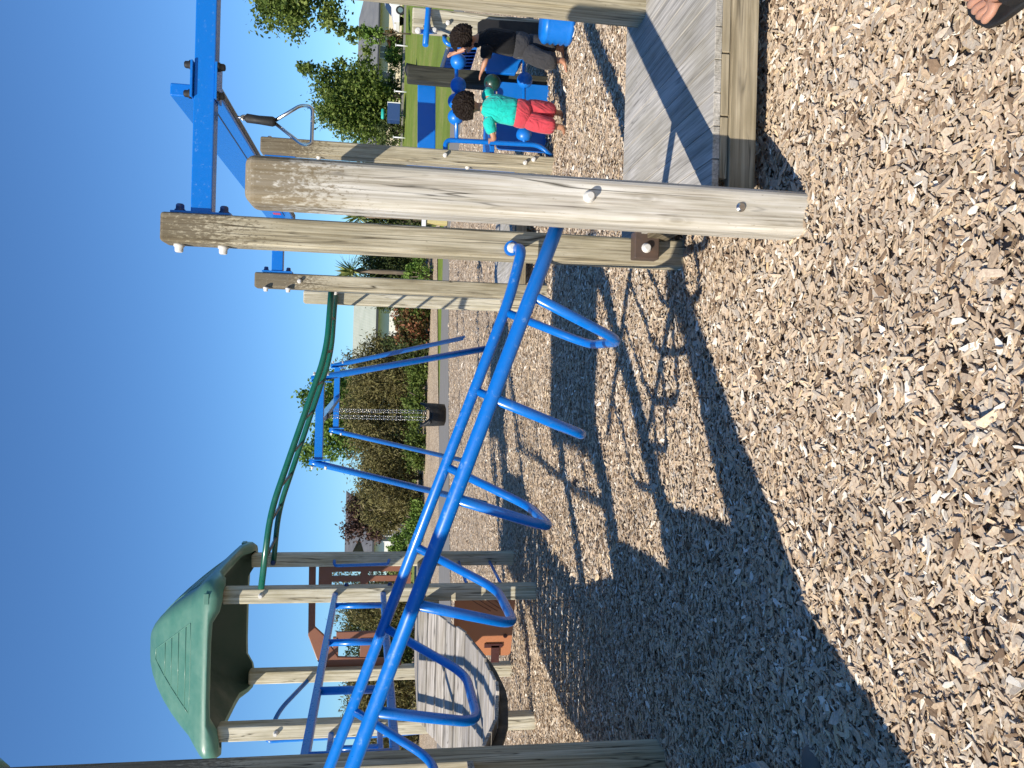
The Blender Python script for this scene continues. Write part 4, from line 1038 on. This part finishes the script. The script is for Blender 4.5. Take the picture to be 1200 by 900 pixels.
def shrub(name, label, cat, x, y, r, mat, n, size, group=None, k=12, z_lift=.0, elong=1.9, up=.3):
    z0 = tz(x, y); t = thing(name, label, cat, (x, y, z0), group)
    c = (x, y, z0+r[2]*.52+z_lift); cl = blobs(c, (r[0], r[1], r[2]*.5), k)+[((x, y, z0+r[2]*.3), (r[0]*.75, r[1]*.75, r[2]*.3), .5)]
    mb = MB()
    for i in range(6):
        e = V(x+random.uniform(-.5, .5)*r[0], y+random.uniform(-.5, .5)*r[1], z0+r[2]*random.uniform(.5, .85)); mb.tube([V(x+random.uniform(-.1, .1), y, z0-.05), V(x, y, z0).lerp(e, .5), e], [.05, .035, .012], 6)
    mb.build('stems', M['trunk'], t)
    leaves('foliage', mat, cl, n, size, t, elong, (x, y, z0), up); return t

def at(x, y, Y): return D(x, y, Y)
# big garden trees at the right of the upright view
TY = 56
a = at(418, 118, TY); b_ = at(465, 112, TY)
tree('leafy_tree', 'loose leafy green tree with uneven crown in front of the cream house', 'tree', b_.x, TY, 0, (a.x, TY, a.z), (2.75, 2.1, 2.6), L['mid'], 21000, .26, trunk_r=.15, k=26,
     extra=[(tuple(at(365, 84, TY)), (.65, .6, .6), .10), (tuple(at(380, 92, TY)), (.75, .7, .7), .14), (tuple(at(352, 78, TY)), (.32, .35, .3), .04), (tuple(at(398, 80, TY)), (.55, .5, .5), .08), (tuple(at(428, 62, TY)), (.75, .5, .3), .05), (tuple(at(440, 118, TY)), (1.5, 1.1, .9), .22), (tuple(at(430, 150, TY)), (1.1, 1.0, 1.5), .22)])
a = at(345, -8, 33)
tree('leafy_tree', 'taller leafy green tree overhanging behind the near timber post', 'tree', a.x+.6, 33, 0, (a.x+.2, 33, a.z), (1.9, 1.6, 2.1), L['mid'], 12000, .18, trunk_r=.14, k=18,
     extra=[(tuple(at(312, 5, 33)), (.5, .4, .4), .1), (tuple(at(385, 22, 33)), (.6, .5, .5), .16), (tuple(at(398, 30, 33)), (.35, .4, .35), .07), (tuple(at(412, 38, 33)), (.35, .4, .4), .07)])
tree('leafy_tree', 'small tree with bright leaves between the cream house and the lawn', 'tree', at(460, 38, 50).x, 50, 0, tuple(at(440, 42, 50)), (.75, .7, 1.0), L['fresh'], 1300, .19, trunk_r=.06, k=9)
# shrubs in front of the right hand house
for i, (xp, yp, Y, r, mt, lb) in enumerate(((459, 68, 57, (1.3, .8, 1.4), 'fresh', 'low clipped green bush below the cream house wall'), (459, 104, 59, (1.2, .8, 1.6), 'mid', 'round green bush at the foot of the loose leafy tree'), (459, 152, 54, (1.3, .8, 1.8), 'dark', 'dark green bush beside the far right track ride post'), (462, 48, 58, (.9, .6, 1.2), 'red', 'reddish flowering bush beside the white car'))):
    p = at(xp, yp, Y); shrub('garden_bush', lb, 'bush', p.x, Y, r, L[mt], 2600, .17, 'garden bushes by the cream house')
# hedge shrubs behind the swings: olive and brown needle foliage
hed = [(404, 436, 35, (1.75, 1.3, 3.5), 'olive', 'olive brown bushy shrub behind the right swing legs'), (404, 470, 35.5, (2.0, 1.3, 3.6), 'olive', 'olive brown bushy shrub right behind the black bucket swing'), (414, 520, 35, (2.0, 1.2, 3.4), 'olive', 'olive brown bushy shrub left of the bucket swing'),
       (412, 560, 34.5, (1.75, 1.2, 3.2), 'olive', 'olive brown bushy shrub behind the left swing leg'), (424, 590, 34, (1.4, 1.1, 2.9), 'olive', 'olive bushy shrub at the left end of the hedge by the drive')]
for xp, yp, Y, r, mt, lb in hed:
    p = at(495, yp, Y); shrub('hedge_shrub', lb, 'shrub', p.x, Y, r, L[mt], 13000, .18, 'olive hedge behind the swings', k=20, elong=3.4, up=.5)
for xp, yp, lb in ((494, 425, 'low green shrub at the foot of the hedge near the swing leg'), (494, 470, 'low green shrub at the foot of the hedge below the bucket swing'), (492, 530, 'low green shrub at the foot of the hedge left of the bucket swing'), (490, 612, 'low bright green shrub on the grass slope below the drive')):
    p = at(xp, yp, 33.2); shrub('low_shrub', lb, 'shrub', p.x, 33.2, (1.3, .5, .95), L['mid' if xp > 491 else 'fresh'], 2600, .13, 'low shrubs along the hedge foot')
a = at(388, 485, 40); tree('garden_tree', 'bright green broadleaf tree rising behind the olive hedge', 'tree', a.x, 40, 0, (a.x, 40, a.z-.4), (2.1, 1.5, 1.9), L['fresh'], 17000, .20, k=20, extra=[(tuple(at(362, 470, 40)), (.7, .6, .5), .12), (tuple(at(365, 530, 40)), (.8, .6, .6), .16)])
for xp, yp, Y, lb in ((425, 258, 33.5, 'dark green dense hedge right of the second tall post'), (425, 300, 34, 'dark green dense hedge between the two tall posts'), (427, 335, 34.5, 'dark green dense hedge behind the far left track ride post'), (424, 215, 35, 'dark green dense hedge behind the thick silver post')):
    p = at(490, yp, Y); shrub('dense_hedge', lb, 'hedge', p.x, Y, (1.4, 1.0, 3.25), L['dark'], 8000, .13, 'dark hedges behind the posts', k=18)
p = at(478, 322, 32); shrub('low_shrub', 'bright green low shrub at the hedge foot between two posts', 'shrub', p.x, 32, (.7, .5, 1.3), L['fresh'], 2200, .13)
for xp, yp, mt, lb in ((450, 372, 'red', 'reddish leafy garden shrub under the sage roofed house'), (462, 392, 'red', 'rust tinted shrub beside the far blue swing leg'), (458, 408, 'dark', 'dark green shrub beside the blue swing leg'), (475, 362, 'mid', 'green garden shrub beside the rear pale post')):
    p = at(495, yp, 33); shrub('garden_shrub', lb, 'shrub', p.x, 33, (.9, .8, 1.75 if xp < 460 else 1.5), L[mt], 4000, .14, 'garden shrubs below the sage roofed house')
def spiky(name, label, x, Y, zc, R, n):
    z0 = tz(x, Y); t = thing(name, label, 'plant', (x, Y, z0))
    mb = MB(); mb.tube([V(x, Y, z0-.05), V(x+.05, Y, (z0+zc)/2), V(x, Y, zc)], [.12, .1, .09], 10); mb.build('trunk', M['trunk'], t)
    vs = []; tone = []
    for i in range(n):
        az = rng.uniform(0, 2*np.pi); el = rng.uniform(-.5, 1.35); Lf = R*rng.uniform(.7, 1.1); d = np.array([np.cos(az)*np.cos(el), np.sin(az)*np.cos(el), np.sin(el)]); sd = np.array([-np.sin(az), np.cos(az), 0])*.04
        c = np.array([x, Y, zc]); m_ = c+d*Lf*.55+np.array([0, 0, .04]); e = c+d*Lf-np.array([0, 0, .14*R*np.cos(el)])
        vs += [c-sd*.5, c+sd*.5, m_+sd, m_-sd, m_-sd, m_+sd, e+sd*.05, e-sd*.05]; q = rng.uniform(0, 1); tone += [q, q]
    vs = np.array(vs)-np.array([x, Y, z0]); nq = len(vs)//4
    npmesh('leaf_rosette', L['spike'] and vs, np.arange(nq*4), np.arange(nq)*4, L['spike'], tone, t)
p = at(415, 318, 33); spiky('cabbage_tree', 'spiky green cabbage tree above the hedge between the posts', p.x, 33, p.z, .95, 130)
p = at(418, 330, 33.5); spiky('cabbage_tree', 'yellowing spiky cabbage tree low beside the far left post', p.x, 33.5, p.z-.5, .8, 90)
p = at(424, 253, 33); spiky('cabbage_tree', 'spiky cabbage tree top right of the second tall post', p.x, 33, p.z, 1.0, 100)
p = at(432, 612, 44); tree('purple_tree', 'bushy purple brown leaved tree in front of the dark roofed house', 'tree', p.x, 44, 0, (p.x, 44, p.z+.2), (1.5, 1.2, 1.25), L['purple'], 7000, .17, k=14)
p = at(455, 640, 42); shrub('garden_bush', 'green bush beside the drive in front of the white wall', 'bush', p.x, 42, (.8, .6, 1.1), L['fresh'], 1800, .15)
# behind the far tower
for xp, yp, Y, r, lb in ((415, 712, 34, (2.0, 1.3, 3.9), 'dark feathery shrub seen through the far tower right of the bridge'), (425, 755, 34, (2.0, 1.3, 3.6), 'dark feathery shrub seen through the middle of the far tower'), (415, 808, 33, (1.4, 1.1, 3.3), 'feathery shrub behind the left posts of the far tower'), (440, 850, 33, (1.4, 1.1, 2.4), 'feathery shrub at the far left beyond the sliding pole')):
    p = at(495, yp, Y); shrub('feathery_shrub', lb, 'shrub', p.x, Y, r, L['olive' if yp != 755 else 'dark'], 16000, .18, 'feathery shrubs behind the far tower', k=16, elong=3.6, up=.8)

# ------------------------------------------------------------------ houses, car and small far things
def house(label, x0, x1, y0, y1, zb, ze, zr, wall, roofm, hip=True, windows=(), ridge_axis='x', eave=.5, gutter=True):
    t = thing('house', label, 'house', ((x0+x1)/2, (y0+y1)/2, zb))
    mb = MB(); mb.box(((x0+x1)/2, (y0+y1)/2, (zb+ze)/2-.02), (x1-x0, y1-y0, ze-zb-.04)); 
    if not hip:
        if ridge_axis == 'y':
            for yy in (y0, y1-.12): mb.prism([V(x0, yy, ze-.05), V(x1, yy, ze-.05), V((x0+x1)/2, yy, zr-.12)], (0, .12, 0))
        else:
            for xx in (x0, x1-.12): mb.prism([V(xx, y0, ze-.05), V(xx, y1, ze-.05), V(xx, (y0+y1)/2, zr-.12)], (.12, 0, 0))
    mb.build('wall', wall, t)
    mb = MB(); e = eave; X0, X1, Y0, Y1 = x0-e, x1+e, y0-e, y1+e
    if hip:
        hw = (Y1-Y0)/2; r0, r1 = V(X0+hw, (Y0+Y1)/2, zr), V(X1-hw, (Y0+Y1)/2, zr)
        b = [V(X0, Y0, ze), V(X1, Y0, ze), V(X1, Y1, ze), V(X0, Y1, ze)]
        mb.add(b+[r0, r1], [(0, 1, 5, 4), (1, 2, 5), (2, 3, 4, 5), (3, 0, 4), (0, 3, 2, 1)])
    elif ridge_axis == 'x':
        ym = (Y0+Y1)/2; mb.prism([V(X0, Y0, ze), V(X0, ym, zr), V(X0, Y1, ze), V(X0, Y1, ze-.1), V(X0, ym, zr-.12), V(X0, Y0, ze-.1)], (X1-X0, 0, 0))
    else:
        xm = (X0+X1)/2; mb.prism([V(X0, Y0, ze), V(xm, Y0, zr), V(X1, Y0, ze), V(X1, Y0, ze-.1), V(xm, Y0, zr-.12), V(X0, Y0, ze-.1)], (0, Y1-Y0, 0))
    rf = mb.build('roof', roofm, t)
    if gutter:
        mb = MB(); mb.box(((X0+X1)/2, Y0-.06, ze-.06), (X1-X0, .12, .14)); mb.build('gutter', M['trim_dark'], rf)
    for (wx, wz, ww, wh) in windows:
        mb = MB(); mb.box((wx, y0-.02, wz), (ww, .06, wh)); w = mb.build('window', M['glass'], t)
        mb = MB()
        for dx in (-ww/2, 0, ww/2): mb.box((wx+dx, y0-.06, wz), (.06, .05, wh+.06))
        for dz in (-wh/2, wh/2): mb.box((wx, y0-.062, wz+dz), (ww+.1, .05, .06))
        mb.build('frame', M['white_paint'], w)
    return t
p0 = at(443, 185, 64); p1 = at(443, -70, 64); pe = at(443, 60, 64); pr_ = at(422, 60, 68)
zg = tz(0, 64)-.2
house('single storey cream house with a grey hipped roof behind leafy trees', p0.x, p1.x, 64, 73, zg, pe.z, pr_.z+.2, M['wall_cream'], M['roof_grey'], True,
      [(at(453, 62, 64).x, at(453, 62, 64).z, 1.0, 1.1), (at(453, 94, 64).x, at(453, 94, 64).z, 1.3, 1.2), (at(453, 128, 64).x, at(453, 128, 64).z, 1.4, 1.1)])
q0 = at(450, 372, 48); q1 = at(450, 440, 48); qa = at(414, 352, 52)
house('pale house with a sage green gabled roof above the garden shrubs', at(440, 432, 48).x, at(440, 352, 48).x, 48, 57, tz(0, 48)-.3, at(441, 380, 48).z, at(414, 380, 52.5).z, M['wall_white'], M['roof_sage'], False, [(at(455, 412, 48).x, at(455, 412, 48).z, .9, .9)], 'x', .45)
house('white walled house with a dark grey roof at the top of the drive', at(440, 668, 56).x, at(440, 604, 56).x, 56, 66, tz(0, 56)-.3, at(437, 625, 56).z, at(404, 640, 61).z, M['wall_white'], M['roof_dark'], True, [(at(452, 628, 56).x, at(452, 628, 56).z, .8, 1.0)], 'x', .5)
# drive sloping up to that house
mb = MB(); dr = [(5, -9.0, 36.6), (0, 0, 0)]
dv = [V(-7.2, 36.9, 0), V(-8.0, 42, 0), V(-9.2, 48, 0), V(-10.6, 56, 0)]
vsd = []
for p in dv: vsd += [(p.x-1.4, p.y, tz(0, p.y)+.0), (p.x+1.4, p.y, tz(0, p.y)+.0)]
mb.add(vsd, [(2*i, 2*i+1, 2*i+3, 2*i+2) for i in range(3)], True); tag(mb.build('driveway', M['concrete']), kind='structure')
# pale kerb line at the far edge of the lawn
mb = MB(); mb.bar((10, 56.5, tz(0, 56.5)+.05), (45, 54.5, tz(0, 54.5)+.05), .2, .16); tag(mb.build('kerb', M['concrete']), kind='structure')

def car(label, x, y, z):
    t = thing('parked_car', label, 'car', (x, y, z)); Lc, Wc = 4.4, 1.75
    prof_ = [(0, .35), (.02, .62), (.15, .78), (1.05, .93), (1.75, 1.42), (2.1, 1.5), (3.6, 1.5), (4.25, 1.05), (4.38, .95), (4.4, .35)]
    mb = MB(); rings = []
    for yy, q in ((-.875, .93), (-.80, 1), (.80, 1), (.875, .93)):
        rings.append([V(x+a*(.995 if q < 1 else 1)+(.01 if q < 1 else 0), y+yy, z+.35+(b_-.35)*q) for a, b_ in prof_])
    mb.loft(rings, smooth=False); mb.build('body', M['white_paint'], t, bevel=.03)
    mb = MB(); mb.prism([V(x+1.22, y-.882, z+.96), V(x+1.80, y-.872, z+1.36), V(x+2.55, y-.872, z+1.38), V(x+2.55, y-.882, z+.96)], (0, .02, 0)); mb.prism([V(x+2.62, y-.882, z+.96), V(x+2.62, y-.872, z+1.38), V(x+3.5, y-.872, z+1.36), V(x+3.95, y-.882, z+.98)], (0, .02, 0))
    mb.prism([V(x+1.10, y-.7, z+.965), V(x+1.70, y-.62, z+1.40), V(x+1.70, y+.62, z+1.40), V(x+1.10, y+.7, z+.965)], (-.03, 0, .02)); mb.build('window', M['glass'], t)
    for wx in (.85, 3.5):
        for sy in (-1, 1):
            mb = MB(); mb.tube([V(x+wx, y+sy*.70, z+.32), V(x+wx, y+sy*.90, z+.32)], .32, 24); w = mb.build('wheel', M['tyre'], t, bevel=.02)
            mb = MB(); mb.tube([V(x+wx, y+sy*.89, z+.32), V(x+wx, y+sy*.912, z+.32)], .19, 20); mb.build('rim', M['steel'], w)
    for sy in (-.6, .6):
        mb = MB(); mb.box((x+.04, y+sy, z+.68), (.06, .3, .12)); mb.build('headlight', M['cap_white'], t)
    return t
pc_ = at(466, 32, 57); car('white parked car nose on to the lawn in front of the cream house', pc_.x, 57, tz(0, 57))
# street lamp
lp = at(462, 128, 62)
sl = thing('street_lamp', 'thin grey street lamp with curved arm above the leafy tree', 'street lamp', (lp.x, 62, tz(0, 62)))
lt = at(386, 128, 62)
pts = [V(lp.x, 62, tz(0, 62)), V(lt.x, 62, lt.z)]+[at(380, 127.5, 62), at(373, 125.5, 62), at(369, 122.5, 62)]
mb = MB(); mb.tube(pts, [.09, .06, .05, .05, .05], 10); mb.build('pole', M['trim_dark'], sl)
mb = MB(); e = at(368.5, 122, 62); mb.box(e, (.5, .2, .16)); mb.build('lamp_head', M['trim_dark'], sl, bevel=.03)
# navy box on the lawn edge, stakes, teal thing
c = at(461.5, 133, 53)
nb = thing('storage_box', 'navy blue box with a pale edge at the far side of the lawn', 'box', (c.x, 53, tz(0, 53)))
mb = MB(); mb.box((c.x, 53, c.z), (1.15, .8, .84)); mb.build('body', M['bin_blue'], nb, bevel=.02)
mb = MB(); mb.box((c.x+.60, 53, c.z), (.06, .82, .88)); mb.build('pale_edge', M['white_paint'], nb, bevel=.01)
c = at(449, 133.5, 54); mb = MB(); mb.tube([c+V(-.36, 0, 0), c+V(-.3, 0, .02), c+V(.3, 0, .02), c+V(.36, 0, 0)], [.05, .12, .12, .05], 12); mb.cyl(c, V(c.x, 54, tz(0, 54)), .03, 8)
tag(mb.build('teal_post_box', M['teal']), 'small teal box on a stake behind the navy box', 'box')
for xp, yp, lb in ((466, 53, 'thin white stake at the lawn edge below the reddish bush'), (466, 107, 'pale splayed stake at the lawn edge below the leafy tree'), (466, 161, 'white stake at the lawn edge beside the far right post')):
    c = at(xp, yp, 53); z0 = tz(0, 53); mb = MB(); mb.cyl(V(c.x, 53, z0-.1), V(c.x, 53, z0+.75), .045, 8); mb.box((c.x, 53, z0+.78), (.14, .14, .05))
    tag(mb.build('garden_stake', M['white_paint']), lb, 'stake', 'white stakes along the lawn edge')
# white topped garden bench between the posts
c = at(499, 259, 26.3)
bn = thing('garden_bench', 'white topped low bench on yellow blocks seen between two posts', 'bench', (c.x, 26.6, 0))
mb = MB(); mb.box((c.x, 26.6, .84), (1.9, .45, .14)); mb.build('seat', M['white_paint'], bn, bevel=.01)
for dx in (-.55, .12):
    mb = MB(); mb.box((c.x+dx, 26.6, .40), (.32, .36, .72)); mb.build('support_block', M['yellow_block'], bn, bevel=.01)
# black ground lamp shape on the lawn
c = at(497, 83, 44)
mb = MB(); mb.loft([[V(c.x, 44, tz(0, 44)+h_)+V(math.cos(t)*r_, math.sin(t)*r_, 0) for t in [2*math.pi*k/14 for k in range(14)]] for h_, r_ in ((0, .28), (.5, .33), (.55, .36), (.6, .30), (.66, .1))]); tag(mb.build('litter_bin', M['rubber']), 'small black bin standing out on the lawn', 'bin')

# ------------------------------------------------------------------ light
EL, AZ = rad(38.5), rad(45.5)      # sun behind the camera's left shoulder
world = bpy.data.worlds.new("World"); scene.world = world; world.use_nodes = True
wn = world.node_tree; bg = wn.nodes['Background']; sky = wn.nodes.new('ShaderNodeTexSky'); sky.sky_type = 'NISHITA'; sky.sun_disc = False
sky.sun_elevation = EL; sky.sun_rotation = AZ+math.pi; sky.air_density = 1.0; sky.dust_density = 0.0; sky.ozone_density = 5.0; sky.altitude = 0
wb = wn.nodes.new('ShaderNodeMix'); wb.data_type = 'RGBA'; wb.blend_type = 'MULTIPLY'; wb.inputs[0].default_value = 1; wb.inputs[7].default_value = (.72, 1.02, 1.27, 1)   # the phone's white balance
wn.links.new(sky.outputs[0], wb.inputs[6]); wn.links.new(wb.outputs[2], bg.inputs[0]); bg.inputs[1].default_value = .089
sun = bpy.data.lights.new('sun', 'SUN'); sun.energy = 5.0; sun.angle = rad(.5); sun.color = (1, .915, .78)
so = bpy.data.objects.new('sun', sun); COL.objects.link(so); so.location = (-20, -20, 30)
dirv = V(math.sin(AZ)*math.cos(EL), math.cos(AZ)*math.cos(EL), -math.sin(EL)); so.rotation_euler = dirv.to_track_quat('-Z', 'Y').to_euler()
scene.view_settings.view_transform = 'Standard'; scene.view_settings.look = 'None'; scene.view_settings.exposure = .37; scene.view_settings.gamma = 1
scene.cycles.max_bounces = 6; scene.cycles.use_denoising = True
